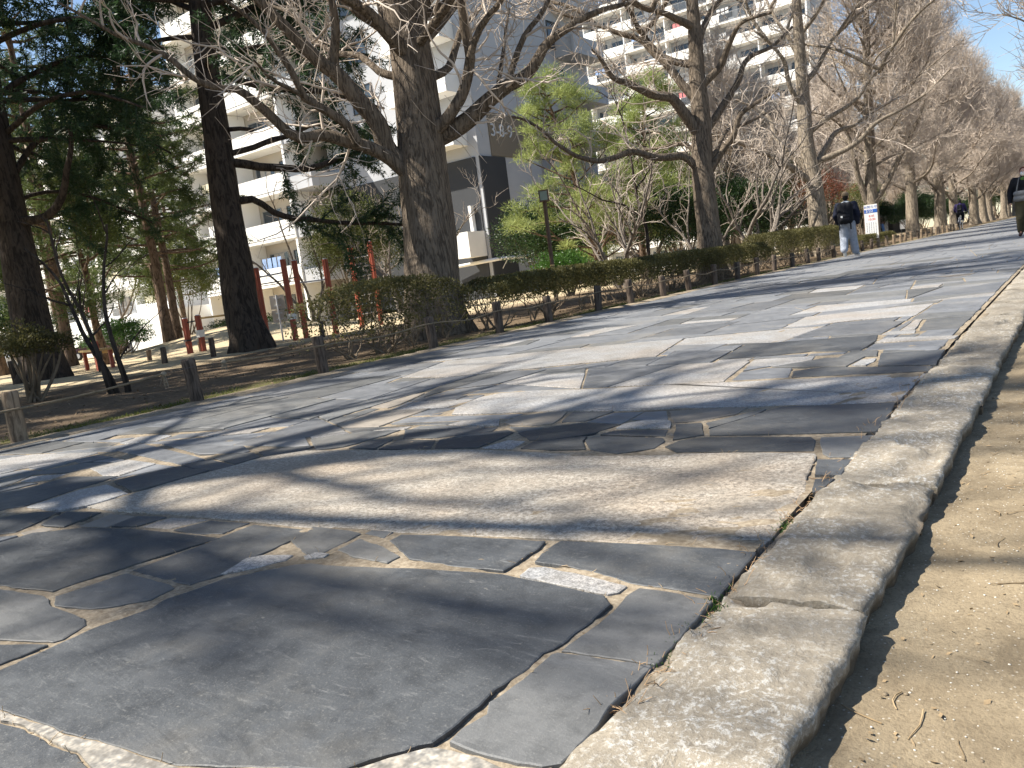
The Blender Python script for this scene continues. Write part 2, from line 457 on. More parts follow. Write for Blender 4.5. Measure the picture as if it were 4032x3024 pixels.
# paving stones laid near the kerb: kind + outline on the ground (mm)
STONES = [
('s', [-1917,529,-1931,602,-1935,711,-1934,739,-1940,801,-1904,936,-1923,981,-1900,1058,-1891,1130,-1766,1272,-1724,1293,-1601,1311,-1507,1333,-1403,1359,-1147,1400,-1041,1391,-904,1377,-853,1371,-822,1343,-818,1301,-818,1231,-824,1145,-835,1108,-832,1035,-843,968,-840,934,-840,861,-845,803,-872,769,-905,727,-929,689,-1194,578,-1320,565,-1409,555,-1493,539,-1542,541,-1638,531,-1725,523,-1848,505]),
('s', [-1660,498,-1587,510,-1506,509,-1396,513,-1327,504,-1348,448,-1500,377,-1779,472]),
('c', [-1712,518,-1626,526,-1535,535,-1487,533,-1400,550,-1312,561,-1177,573,-1179,541,-1256,505,-1336,508,-1404,517,-1510,513,-1597,514,-1671,502]),
('c', [-917,692,-882,741,-843,788,-804,801,-738,803,-685,800,-644,779,-911,653]),
('l', [-819,815,-822,848,-811,901,-827,928,-819,996,-819,1108,-812,1120,-750,1128,-626,1143,-625,1126,-636,999,-627,950,-629,891,-626,842,-652,822,-727,813,-785,811]),
('l', [-809,1131,-797,1307,-806,1401,-801,1435,-753,1441,-630,1427,-622,1161,-625,1150,-754,1135]),
('s', [-1137,1644,-1011,1666,-805,1696,-634,1709,-628,1446,-701,1455,-833,1453,-929,1484,-1027,1497,-1113,1498,-1120,1501,-1136,1557,-1140,1574]),
('g', [-1102,1409,-1107,1456,-1075,1471,-950,1456,-829,1433,-830,1399,-851,1383,-994,1392]),
('s', [-1634,1510,-1635,1557,-1460,1593,-1174,1630,-1157,1563,-1164,1534,-1162,1427,-1241,1418,-1306,1409,-1383,1410,-1467,1415,-1546,1458]),
('l', [-1741,1492,-1607,1458,-1504,1417,-1505,1369,-1634,1372,-1733,1401]),
('l', [-1764,1534,-1763,1563,-1677,1571,-1667,1518]),
('l', [-1971,1417,-2002,1537,-1830,1540,-1775,1531,-1764,1459,-1763,1361,-1789,1339]),
('g', [-1931,1154,-1967,1260,-1944,1293,-1841,1330,-1823,1296,-1863,1223]),
('g', [-1790,1326,-1783,1360,-1727,1364,-1719,1339,-1769,1314]),
('s', [-2257,1078,-2258,1146,-2242,1263,-2252,1384,-2245,1490,-1963,1509,-1958,1315,-1952,1233,-1927,1159,-1956,1075,-2029,1071]),
('l', [-2293,878,-2279,939,-2255,1060,-2166,1055,-2012,1052,-1978,1043,-1965,970,-2032,903,-2083,871,-2154,855,-2221,844]),
('l', [-2548,838,-2485,847,-2339,863,-2285,859,-2215,834,-2124,833,-2019,826,-1976,809,-1951,743,-1957,724,-2119,674,-2244,632,-2707,790]),
('s', [-2080,659,-1947,711,-1955,611,-1975,540,-2204,618]),
('s', [-3137,1063,-3124,1165,-2954,1270,-2676,1325,-2378,1349,-2237,1356,-2272,1271,-2300,1139,-2332,992,-2344,895,-2494,868,-2593,855,-2762,809,-3145,940]),
('s', [-3281,1118,-3423,1062,-3705,1161,-3596,1239,-3475,1336,-3346,1364,-3225,1154]),
('s', [-3220,1240,-3302,1373,-3106,1410,-3064,1252,-3180,1232]),
('b', [-3013,1278,-3038,1417,-2884,1426,-2860,1305]),
('s', [-2846,1315,-2860,1423,-2707,1448,-2722,1347]),
('g', [-2696,1354,-2686,1454,-2495,1475,-2547,1368]),
('s', [-2523,1370,-2470,1474,-2282,1501,-2279,1391,-2394,1359]),
('b', [-3199,1158,-3168,1224,-3076,1235,-3108,1137]),
('G', [-3288,1442,-3265,1605,-3264,1640,-3253,1858,-3201,2079,-3191,2224,-3043,2365,-2879,2383,-2789,2400,-2312,2454,-2057,2487,-1812,2481,-1623,2477,-1587,2448,-1480,2466,-1208,2510,-1203,2528,-1026,2569,-741,2599,-725,2566,-703,2410,-693,2337,-661,2203,-654,2094,-643,1939,-630,1803,-642,1735,-749,1716,-872,1694,-987,1679,-1139,1661,-1330,1630,-1639,1576,-1767,1570,-1895,1556,-1983,1522,-2282,1511,-2529,1493,-2742,1479,-3118,1436]),
('s', [-3652,1739,-3310,1647,-3270,1912,-3266,1987,-3388,1990,-3563,2016,-3639,1884]),
('s', [-3572,2032,-3388,1999,-3245,1998,-3232,2092,-3528,2158]),
('s', [-3518,2174,-3232,2103,-3225,2235,-3363,2302,-3491,2271]),
('s', [-3340,2311,-3210,2252,-3072,2383,-3089,2473,-3262,2392]),
('g', [-3647,1361,-3696,1603,-3636,1703,-3312,1625,-3306,1464,-3390,1381,-3595,1362]),
('s', [-4198,1334,-4169,1459,-4092,1606,-4097,1744,-3755,1815,-3730,1611,-3676,1364,-3725,1326,-3736,1293,-3803,1195]),
('g', [-4360,1624,-4423,1707,-4205,1782,-4177,1688,-4245,1633]),
('l', [-4632,1486,-4562,1609,-4565,1727,-4398,1976,-4167,1991,-4244,1812,-4464,1725,-4366,1600,-4335,1522,-4334,1381]),
('g', [-5445,1771,-5377,1921,-5247,2051,-4670,2162,-4628,2156,-4633,1964,-4770,1794,-4768,1688,-4826,1554]),
('g', [-4787,2363,-4849,2515,-4646,2592,-4560,2569,-4516,2454,-4678,2360]),
('g', [-4299,2590,-4270,2741,-3925,2820,-3930,2694,-4157,2600]),
('g', [-2810,3190,-2921,3351,-2981,3640,-2922,3766,-2712,3827,-2266,3861,-1792,3958,-1896,3946,-1297,4013,-619,4099,-637,3891,-632,3728,-641,3451,-826,3391,-1099,3374,-1390,3332,-1606,3316,-1520,3332,-1840,3271,-2227,3268,-2513,3218,-2662,3190]),
('s', [-1229,2909,-1104,3273,-1074,3338,-641,3407,-620,3212,-610,2902,-763,2870,-1189,2809]),
('s', [-1288,2619,-1271,2712,-1187,2771,-806,2811,-780,2766,-750,2620,-973,2591,-1207,2551]),
('b', [-1557,3255,-1423,3297,-1217,3328,-1222,3193,-1321,3065,-1427,3030,-1487,3115]),
('s', [-1403,2980,-1304,3012,-1213,2813,-1284,2740,-1304,2730]),
('s', [-1281,3015,-1193,3173,-1121,3284,-1132,3164,-1233,2920]),
('l', [-774,2804,-611,2854,-607,2571,-681,2552,-714,2593,-762,2748]),
('s', [-709,2513,-607,2526,-600,2357,-673,2346]),
('s', [-663,2300,-608,2313,-614,2199,-631,2166]),
('b', [-2313,2997,-2325,3122,-2214,3232,-2105,3243,-2046,3106,-2021,2977,-2103,2932,-2237,2942]),
('s', [-1995,3016,-2063,3231,-1839,3244,-1877,3036]),
('s', [-2091,2799,-1975,2937,-1874,3009,-1664,2981,-1705,2809,-1846,2682,-1941,2675]),
('g', [-1648,2982,-1586,3063,-1482,3065,-1447,3033,-1404,2922,-1641,2899]),
('s', [-1667,2805,-1628,2874,-1401,2898,-1363,2786]),
('s', [-1679,2698,-1671,2763,-1359,2756,-1329,2709,-1317,2601,-1430,2506,-1571,2549,-1618,2619]),
('s', [-1891,2532,-1903,2645,-1706,2757,-1675,2670,-1593,2550,-1743,2523]),
('g', [-2088,2524,-2054,2666,-1956,2656,-1931,2531]),
('s', [-2429,2639,-2289,2721,-2112,2798,-2106,2610,-2113,2524,-2324,2488]),
('s', [-2635,2454,-2679,2630,-2447,2638,-2349,2495]),
('s', [-2825,2444,-2823,2602,-2711,2624,-2660,2454]),
('l', [-3261,2574,-3056,2762,-2845,2814,-2839,2705,-2882,2464,-2989,2388]),
('s', [-2817,2823,-2279,2891,-2251,2820,-2469,2679,-2663,2648]),
('g', [-2621,2932,-2604,3032,-2398,3071,-2300,2932]),
('g', [-1632,4480,-1672,4769,-1319,4802,-1299,4641,-1449,4475]),
('s', [-1929,4836,-1988,5494,-1139,5643,-1094,5377,-1099,4945,-1393,4997,-1705,4858]),
('g', [-1028,4403,-1015,4568,-948,4608,-935,4486,-955,4392]),
('g', [-2006,6488,-2042,7228,-1081,7659,-1083,6737,-1459,6701,-1798,6508]),
('g', [-1113,5632,-1106,5807,-932,5810,-918,5626]),
('g', [-1082,5268,-1059,5456,-639,5383,-646,5276,-867,5257]),
('s', [-955,4778,-639,4815,-619,4316,-889,4351]),
('s', [-1291,4260,-1171,4369,-623,4282,-623,4146,-1246,4074]),
('g', [-4517,4586,-4813,5485,-3879,5809,-2743,6149,-2508,5102,-3012,4934,-3662,4652,-3966,4513]),
('g', [-3366,3313,-3412,3566,-2993,3605,-3016,3381]),
('b', [-3646,3389,-3671,3815,-3600,3838,-3472,3475,-3481,3364]),
]
# limbs of the three nearest ginkgos: x, y, z, radius (mm)
LIMBS = {
'C': [
[-7574,8537,455,396,-7597,8700,1514,376,-7644,8786,2222,356,-7671,8867,2811,336,-7705,8942,3402,317,-7755,9006,3995,297,-7803,9028,4334,277],
[-7729,8551,2327,107,-7895,8357,2580,101,-8059,8146,2733,94,-8221,7924,2809,88,-8455,7655,2923,81,-8550,7463,2885,75,-8640,7298,2983,69,-8725,7153,3171,63,-8822,7001,3374,57,-8944,6831,3579,51,-8980,6688,3572,45,-9171,6450,3677,40,-9464,6179,4040,34,-9628,5970,4204,29,-9816,5744,4370,23,-9997,5528,4565,18,-10147,5331,4735,13],
[-7717,8620,2308,147,-7963,8405,2747,138,-7957,8350,3026,130,-8030,8228,3256,122,-8146,8075,3489,113,-8214,7959,3730,105,-8253,7838,3815,97,-8363,7681,4001,89,-8469,7529,4202,81,-8572,7386,4436,74,-8659,7247,4627,66,-8715,7121,4757,59,-8781,7002,4974,51,-8872,6879,5278,44],
[-8261,7965,3797,71,-8203,7967,4055,65,-8133,7963,4215,59,-8106,7943,4472,53,-8073,7911,4633,48,-8039,7886,4827,42,-7965,7907,5121,36],
[-8025,7966,2772,71,-8030,7859,2968,66,-8080,7706,3093,61,-8201,7506,3246,57,-8245,7351,3330,52,-8227,7255,3490,48,-8194,7163,3609,43,-8201,7055,3801,39,-8206,6943,3971,34,-8278,6789,4181,30,-8334,6634,4317,26,-8373,6485,4414,22,-8436,6327,4561,18],
[-8249,7271,3375,32,-8236,7013,3465,26,-8189,6775,3527,22,-8107,6568,3612,17,-7969,6388,3617,12],
[-7967,8928,3732,60,-8289,8882,3864,57,-8515,8919,4063,54,-8745,8950,4245,50,-9047,8912,4338,47,-9320,8899,4449,43,-9560,8920,4618,40,-9801,8960,4896,36,-10011,9015,5131,32,-10260,9031,5311,28,-10514,9038,5449,24,-10840,9007,5690,20],
[-7672,8807,3945,102,-7709,8582,4144,92,-7726,8371,4331,83,-7739,8155,4474,74,-7748,7928,4539,65,-7779,7694,4656,56,-7804,7469,4801,48],
[-7668,8982,2740,150,-7353,9129,2840,139,-7057,9269,2980,127,-6843,9346,3111,117,-6632,9421,3239,106,-6434,9482,3348,95,-6230,9535,3379,85,-6024,9617,3576,75,-5882,9643,3724,65,-5622,9757,3869,55,-5366,9862,3974,45,-5084,9978,4037,35,-4778,10098,4023,25],
[-6491,9460,3341,48,-6417,9580,3598,45,-6360,9671,3763,42,-6254,9821,4054,39,-6118,9976,4247,36,-6028,10098,4447,32,-5969,10202,4671,29],
[-6705,9553,3346,34,-6752,9810,3771,30,-6818,10026,4032,25,-6899,10239,4342,21,-6945,10482,4674,16],
[-7516,8851,2779,93,-7215,9004,3012,87,-7029,9069,3220,81,-6871,9141,3600,75,-6796,9114,3761,69,-6780,9060,4021,63,-6749,9017,4274,57,-6719,8956,4431,52,-6642,8943,4669,46],
[-6702,8985,3700,52,-6535,8965,3885,47,-6340,8964,4059,43,-6149,8950,4175,39,-6005,8892,4241,35,-5833,8872,4402,31],
[-7714,9232,3668,70,-7665,9655,3865,63,-7721,10028,4233,55,-7824,10371,4622,46,-7837,10758,4881,38,-7860,11139,5150,28],
[-7780,8977,3940,188,-8029,9030,4455,164,-8188,9123,4805,139,-8299,9250,5153,114,-8415,9462,6017,89,-8515,9688,6896,62],
[-7748,9000,3935,168,-7633,9082,4353,146,-7554,9110,4617,123,-7491,9126,4880,101,-7402,9243,5613,79,-7371,9348,6537,58],
],
'D': [
[-7493,18848,745,314,-7510,18917,1220,285,-7587,19094,2602,257,-7587,19294,3774,228,-7646,19423,4788,200,-7663,19582,5795,171,-7708,19721,6807,142,-7732,19933,8150,114,-7747,20207,9827,85],
[-7641,19061,2644,102,-7959,18722,3055,94,-8146,18409,3044,87,-8489,17995,3123,80,-8744,17655,3254,73,-9001,17269,3125,66,-9251,16906,3093,59,-9545,16538,3228,52,-9830,16203,3519,45,-10082,15907,3894,38,-10331,15597,4171,32,-10503,15309,4246,25],
[-7636,19099,2844,68,-8090,19355,3380,54,-8739,19385,3441,40,-9350,19442,3494,25],
[-7648,19205,3516,144,-7930,18928,4180,128,-8027,18714,4410,111,-8446,18253,4589,95,-8695,17929,4837,79,-8968,17571,4989,63,-9125,17351,5440,48,-9230,17135,5685,32],
[-7682,19329,4392,110,-8122,19233,5013,100,-8348,19262,5436,90,-8608,19239,5699,80,-8923,19199,6109,70,-9385,19026,6374,60,-9850,18850,6642,49,-10713,18418,7148,39,-10991,18372,7355,28],
[-7690,19466,5230,93,-8293,19565,5497,79,-8741,19788,5812,65,-9194,20058,6420,49,-9597,20372,7075,33],
[-7670,19629,6098,102,-7901,19054,6322,83,-8017,18538,6389,65,-8175,17986,6427,48,-8467,17384,6761,32],
[-7479,19167,2551,102,-7118,19269,3050,88,-6821,19290,3351,75,-6579,19293,3783,61,-6294,19281,3941,48,-5725,19499,4208,35],
[-7527,19178,2827,68,-7433,19741,3135,58,-7384,20298,3601,48,-6959,21098,3846,37,-6631,21829,4116,25],
[-7510,19316,3561,102,-7212,19786,4130,88,-6938,20241,4711,74,-6743,20640,5312,60,-6415,21066,5487,46,-5905,21682,5982,32],
[-7594,19438,4646,102,-7031,19564,5140,83,-6750,19469,5563,64,-6425,19380,5834,46,-5750,19518,5912,29],
[-7625,19593,5689,93,-7491,20155,6432,73,-7243,20774,7005,53,-6931,21417,7443,32],
],
'E': [
[-7533,29082,373,350,-7578,29159,1020,317,-7665,29340,2463,284,-7852,29457,3970,251,-7898,29676,5454,218,-7973,29958,7436,186,-8019,30177,8921,153,-8053,30488,10896,120,-8059,30736,12374,87],
[-7725,29305,2521,125,-8218,28646,3177,106,-8547,28053,3504,88,-9097,27308,3907,70,-9595,26592,4246,52,-9928,25976,4460,35],
[-7717,29370,2865,112,-8376,29318,3673,98,-8883,29369,4419,83,-9110,29615,5081,68,-9595,29633,5539,52,-10213,29548,5974,36],
[-7607,29516,3241,112,-6941,29665,3413,98,-6265,29835,3674,83,-5755,29919,4143,69,-4947,30205,4504,55,-4116,30522,4943,41,-3488,30715,5539,28],
[-7589,29512,3140,112,-7304,30089,3798,97,-7101,30566,4229,81,-6653,31186,4427,64,-5941,32057,4941,48,-5349,32808,5279,31],
[-7764,29580,4300,100,-7188,29874,4685,85,-6742,30040,4889,71,-6299,30212,5140,57,-5812,30488,5812,43,-5176,30854,6356,29],
[-7865,29650,5154,100,-8176,29222,5857,82,-8277,28985,6757,64,-8578,28553,7383,46,-8990,28014,7874,29],
[-7887,29768,5945,100,-7488,30471,6659,83,-7204,31093,7403,66,-6836,31753,7995,49,-6458,32437,8696,31],
[-7944,29895,6939,87,-8399,29996,7798,69,-8820,30123,8665,50,-9205,30288,9588,31],
[-7967,30004,7681,87,-7377,30122,8249,67,-6955,30123,8873,48,-6621,30042,9397,29],
],
'B': [
[-13244,9448,-400,419,-13286,9487,11,390,-13400,9490,524,361,-13519,9603,1712,332,-13628,9693,2718,303,-13744,9841,4085,274,-13874,9977,5455,244,-13974,10135,6819,215,-14090,10282,8186,186,-14231,10486,10007,157,-14432,10756,12467,128],
[-13534,9913,3593,91,-13224,10459,3466,82,-12993,10954,3394,72,-12752,11477,3432,62,-12643,11919,3580,52,-12301,12534,3716,41,-11846,13211,3730,30],
[-13441,9856,2850,78,-13336,10167,2834,72,-13305,10392,2626,65,-13191,10690,2494,59,-12893,11124,2349,53,-12576,11574,2218,46,-12254,12048,2200,39,-11756,12634,2077,32,-11414,13102,1939,25],
[-13657,10110,5285,73,-13250,10942,5060,62,-12733,11875,4946,51,-12607,12518,4841,38,-12375,13227,4660,25],
[-13704,10161,5787,73,-13570,11059,5855,63,-13462,11941,5935,52,-13304,12869,6076,40,-13103,13803,6057,26],
[-13803,10166,6253,73,-13582,11269,6831,59,-13498,12247,7275,43,-13199,13367,7606,26],
[-13530,9948,3781,59,-13449,11070,4101,52,-13455,12135,4461,43,-13574,13079,4608,33,-13656,13995,4428,22],
[-13907,10137,6539,64,-14725,10029,7022,51,-15641,9852,7533,38,-16591,9588,7677,24],
[-13966,10202,7178,64,-12866,10414,7301,42,-11746,10593,7139,21],
[-13556,10008,4244,46,-13329,10107,4204,41,-13104,10202,4146,36],
],
'A': [
[-16040,6736,-375,432,-16066,6792,64,399,-16192,6820,780,366,-16345,6888,1849,332,-16496,6972,3004,299,-16645,7072,4246,266,-16793,7189,5574,232,-16898,7380,7157,199,-17025,7660,9353,166,-17177,7996,11987,132],
[-16391,7036,2917,97,-16104,7078,2893,87,-15587,7304,2942,77,-15271,7427,3267,67,-15061,7474,3610,57,-14853,7520,3946,47,-14739,7498,4307,38],
[-16518,7060,3616,62,-16320,7733,4478,52,-15895,8467,4706,41,-15452,9137,4479,30,-15138,9680,4079,19],
[-16639,7121,4506,62,-15789,7517,4950,50,-14898,7881,5032,38,-14036,8159,4737,27,-13331,8312,4390,16],
[-16692,7217,5297,62,-16324,8000,5816,48,-15857,8812,6069,34,-15440,9518,5925,19],
[-16812,7294,6273,62,-15879,7765,6430,50,-14900,8239,6401,39,-14017,8586,6048,28,-13294,8776,5478,17],
[-16867,7373,6978,62,-16651,8197,7415,49,-16321,9058,7578,34,-16029,9829,7372,19],
[-16526,6995,3269,44,-16632,7579,3464,39,-16486,8314,3445,33,-16305,9026,3133,27,-16242,9649,2823,20],
],
}

# ------------------------------------------------------------------ ground, path, kerb
def ground_sheet():
    xs = [-6.05, -6.2, -6.5] + list(np.arange(-7, -30, -.5)) + list(np.arange(-30, -80, -3)) + [-90, -120, -180, -300, -600, -1200]
    xs = [600, 150, 40, 8, 3, -.2, -3, -5.8] + xs
    xs = sorted(set(float(x) for x in xs))
    ys = [-600, -150, -60, -30, -15] + list(np.arange(-8, 32, .5)) + list(np.arange(32, 130, 4)) + [150, 250, 500, 1200]
    V = []
    for y in ys:
        for x in xs:
            if x > -6.0: z = -.10
            else:
                z = gz(x, y) - .012
                if x < -6.3 and x > -40: z += .05*noise.noise((x*.45, y*.45, 3)) + .02*noise.noise((x*1.7, y*1.7, 8))
            V.append((x, y, z))
    nx = len(xs)
    Fc = [(j*nx+i, j*nx+i+1, (j+1)*nx+i+1, (j+1)*nx+i) for j in range(len(ys)-1) for i in range(nx-1)]
    a = Acc(); a.add(V, Fc)
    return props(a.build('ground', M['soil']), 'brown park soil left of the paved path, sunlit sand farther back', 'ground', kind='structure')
ground = ground_sheet()

def dirt_sheet():
    a = Acc()
    xs = list(np.arange(-.40, 1.2, .04)) + [1.4, 1.8, 2.5, 4, 7, 15, 40, 150]
    ys = [-30, -8, -3] + list(np.arange(-1, 4, .05)) + list(np.arange(4, 12, .3)) + [13, 16, 20, 30, 50, 80, 130, 300]
    V = [(x, y, -.058 + (.016*noise.noise((x*3, y*3, 0)) + .007*noise.noise((x*14, y*14, 5)))*(1 if y < 12 else .5)) for y in ys for x in xs]
    nx = len(xs)
    a.add(V, [(j*nx+i, j*nx+i+1, (j+1)*nx+i+1, (j+1)*nx+i) for j in range(len(ys)-1) for i in range(nx-1)])
    return props(a.build('dirt_path', M['dirt']), 'tan gravelly dirt strip beside the rough stone kerb', 'dirt', kind='structure')
dirt_sheet()

PATH_L, PATH_R = -5.78, -0.665
def path_base():
    xs = np.concatenate([np.arange(PATH_L-.08, PATH_R+.03, .03)])
    ys = np.concatenate([[-20], np.arange(-.6, 3.2, .022), np.arange(3.2, 7, .06), np.arange(7, 30, .5), np.arange(30, 150, 6), [150]])
    V = []
    for y in ys:
        for x in xs:
            z = -.0048
            if y < 7: z += .0035*noise.noise((x*9, y*9, 1))+.003*noise.noise((x*33, y*33, 4))-(.006 if noise.noise((x*3.1, y*3.1, 7)) > .28 else 0)
            V.append((x, y, z))
    nx = len(xs); a = Acc()
    a.add(V, [(j*nx+i, j*nx+i+1, (j+1)*nx+i+1, (j+1)*nx+i) for j in range(len(ys)-1) for i in range(nx-1)])
    return a.build('path', M['mortar'])
path = props(path_base(), 'wide path of dark slate and pale granite flagstones with sandy joints', 'path', kind='structure')

KIND = {'s': 'slate', 'l': 'slate_pale', 'b': 'slate_beige', 'g': 'granite', 'G': 'granite_big', 'c': 'cobble'}
rs = random.Random(7)

def area(P): return .5*sum(P[i][0]*P[(i+1) % len(P)][1]-P[(i+1) % len(P)][0]*P[i][1] for i in range(len(P)))
def hull(P):
    P = sorted(set(P))
    def half(Q):
        h = []
        for p in Q:
            while len(h) > 1 and (h[-1][0]-h[-2][0])*(p[1]-h[-2][1])-(h[-1][1]-h[-2][1])*(p[0]-h[-2][0]) <= 0: h.pop()
            h.append(p)
        return h[:-1]
    return half(P)+half(P[::-1])
def clip(P, nx, ny, d):
    """keep the part with nx*x+ny*y <= d"""
    out = []
    for i in range(len(P)):
        a, b2 = P[i], P[(i+1) % len(P)]
        da, db = nx*a[0]+ny*a[1]-d, nx*b2[0]+ny*b2[1]-d
        if da <= 0: out.append(a)
        if (da < 0) != (db < 0):
            t = da/(da-db)
            out.append((a[0]+(b2[0]-a[0])*t, a[1]+(b2[1]-a[1])*t))
    return out
def inset(P, g):
    Q = P
    n = len(P)
    for i in range(n):
        a, b2 = P[i], P[(i+1) % n]
        dx, dy = b2[0]-a[0], b2[1]-a[1]
        l = math.hypot(dx, dy)
        if l < 1e-6: continue
        nx, ny = dy/l, -dx/l
        Q = clip(Q, nx, ny, nx*a[0]+ny*a[1]-g)
        if len(Q) < 3: return []
    return Q

def rough_outline(P, step, amp, seed):
    out = []
    for i in range(len(P)):
        a, b2 = P[i], P[(i+1) % len(P)]
        l = math.hypot(b2[0]-a[0], b2[1]-a[1])
        n = max(1, int(l/step))
        for k in range(n):
            t = k/n
            x, y = a[0]+(b2[0]-a[0])*t, a[1]+(b2[1]-a[1])*t
            j = noise.noise((x*22, y*22, seed))+.6*noise.noise((x*60, y*60, seed+9))
            k2 = noise.noise((x*22+50, y*22, seed))+.6*noise.noise((x*60+50, y*60, seed+9))
            out.append((x+j*amp, y+k2*amp))
    return out

def stone_mesh(acc, P, z, seed, step=None, amp=.004, mi=0, ch=.002, tilt=0.0):
    if area(P) < 0: P = P[::-1]
    Q = rough_outline(P, step, amp, seed) if step else P
    n = len(Q)
    cx, cy = sum(p[0] for p in Q)/n, sum(p[1] for p in Q)/n
    I = inset(Q, ch) if not step else None
    tx, ty = tilt*math.sin(seed*3.1), tilt*math.cos(seed*1.7)
    zz = lambda x, y: z+tx*(x-cx)+ty*(y-cy)
    s = max(.9, 1-ch/ max(.05, math.sqrt(abs(area(Q)))/2.2))
    top = [(cx+(x-cx)*s, cy+(y-cy)*s) for x, y in Q]
    v = [(x, y, zz(x, y)) for x, y in top]+[(x, y, zz(x, y)-ch*.8) for x, y in Q]+[(x, y, -.04) for x, y in Q]
    acc.add(v, [list(range(n))], mi)
    acc.add(v, [(i, n+i, n+(i+1) % n, (i+1) % n) for i in range(n)], mi)
    acc.add(v, [(n+i, 2*n+i, 2*n+(i+1) % n, n+(i+1) % n) for i in range(n)], mi)

traced = []
for i, (k, fl) in enumerate(STONES):
    P = [(fl[j]/1000, fl[j+1]/1000) for j in range(0, len(fl), 2)]
    if area(P) < 0: P = P[::-1]
    traced.append((k, P))
    a = Acc()
    near = min(math.hypot(p[0], p[1]) for p in P)
    stone_mesh(a, P, rs.uniform(-.0025, .0025), i, .018 if near < 2.6 else .05, .0042 if near < 2.6 else .006, tilt=.003)
    a.build('paving_stone', M[KIND[k]], path, smooth=False)

TH = [(hull(P), min(p[0] for p in P), max(p[0] for p in P), min(p[1] for p in P), max(p[1] for p in P)) for k, P in traced]
def avoid(cell):
    """what is left of a cell round the stones already laid"""
    pieces = [cell]
    for H, x0, x1, y0, y1 in TH:
        new = []
        for p in pieces:
            if max(q[0] for q in p) < x0 or min(q[0] for q in p) > x1 or max(q[1] for q in p) < y0 or min(q[1] for q in p) > y1:
                new.append(p); continue
            E = []
            n = len(H)
            for i in range(n):
                a, b2 = H[i], H[(i+1) % n]
                dx, dy = b2[0]-a[0], b2[1]-a[1]; l = math.hypot(dx, dy)
                if l < .01: continue
                nx, ny = dy/l, -dx/l
                E.append((l, nx, ny, nx*a[0]+ny*a[1]))
            if any(min(nx*q[0]+ny*q[1]-d for q in p) > .004 for l, nx, ny, d in E):
                new.append(p); continue
            rem = p
            for l, nx, ny, d in sorted(E, reverse=True):
                out = clip(rem, -nx, -ny, -(d+.010))
                if len(out) > 2 and area(out) > .012:
                    per = sum(math.hypot(out[k][0]-out[k-1][0], out[k][1]-out[k-1][1]) for k in range(len(out)))
                    if area(out)/per**2 > .018: new.append(out)
                rem = clip(rem, nx, ny, d)
                if len(rem) < 3 or area(rem) < .004: break
        pieces = new
    return pieces

cells = []
def split(P, target):
    A = area(P)
    if A < .004: return
    if A < target or len(P) < 3:
        cells.append(P); return
    cx = sum(p[0] for p in P)/len(P); cy = sum(p[1] for p in P)/len(P)
    w = max(p[0] for p in P)-min(p[0] for p in P); h = max(p[1] for p in P)-min(p[1] for p in P)
    vert = w > h*rs.uniform(.6, 1.5)
    ang = rs.gauss(0, .09) + (rs.choice((-.5, .5)) if rs.random() < .10 else 0)
    nx, ny = (math.cos(ang), math.sin(ang)) if vert else (-math.sin(ang), math.cos(ang))
    t = rs.uniform(-.22, .22)
    d = nx*(cx+t*w)+ny*(cy+t*h)
    tt = lambda: rs.choice((.1, .16, .25, .4, .6, .9, 1.3))
    a = clip(P, nx, ny, d); b2 = clip(P, -nx, -ny, -d)
    for q in (a, b2):
        if len(q) > 2: split(q, tt())
y = -.6
while y < 148:
    h = rs.uniform(4, 6)
    split([(PATH_L, y), (PATH_R, y), (PATH_R, y+h), (PATH_L, y+h)], 2)
    y += h
final = []
for c in cells:
    for cc in avoid(c):
        q = inset(cc, rs.uniform(.004, .011))
        if len(q) > 2 and area(q) > .006: final.append(q)
def shown(q):
    cx = sum(p[0] for p in q)/len(q); cy = sum(p[1] for p in q)/len(q)
    f = -cx*math.sin(YAW)+cy*math.cos(YAW); r = cx*math.cos(YAW)+cy*math.sin(YAW)
    if f < .6 or abs(r) > f*.75: return 0
    return area(q)/f**3
final.sort(key=shown, reverse=True)
n_part = 298-len(traced)
rest = Acc()
for i, q in enumerate(final):
    r = rs.random()
    k = 0 if r < .64 else 1 if r < .93 else 2 if r < .94 else 3
    z = rs.uniform(-.003, .003)
    if i < n_part:
        a = Acc()
        stone_mesh(a, q, z, i+100, .12, .006, ch=.003)
        a.build('paving_stone', M[['slate_mid', 'slate_pale', 'slate_beige', 'granite'][k]], path, smooth=False)
    else:
        stone_mesh(rest, q, z, i+100, None, ch=.003, mi=k)
o = rest.build('distant_paving', [M['slate_mid'], M['slate_pale'], M['slate_beige'], M['granite']], path, smooth=False)
o['kind'] = 'stuff'

# sandy strip between the flagstones and the soil
a = Acc()
ys = np.concatenate([np.arange(-3, 40, .06), np.arange(40, 140, .6)])
V = []
for y in ys:
    e0 = -5.74+.03*noise.noise((y*2.3, 1, 0)); e1 = -6.02+.05*noise.noise((y*1.7, 9, 0))+.03*noise.noise((y*7, 4, 0))
    b0 = .012*noise.noise((y*9, 2, 2))
    V += [(e0+.04, y, -.012), (e0, y, -.002+b0*.3), ((e0+e1)/2, y, .012+b0), (e1, y, .006+b0), (e1-.06, y, -.05)]
a.add(V, [(j*5+i, (j+1)*5+i, (j+1)*5+i+1, j*5+i+1) for j in range(len(ys)-1) for i in range(4)])
a.build('path_edging', M['mortar'], path)

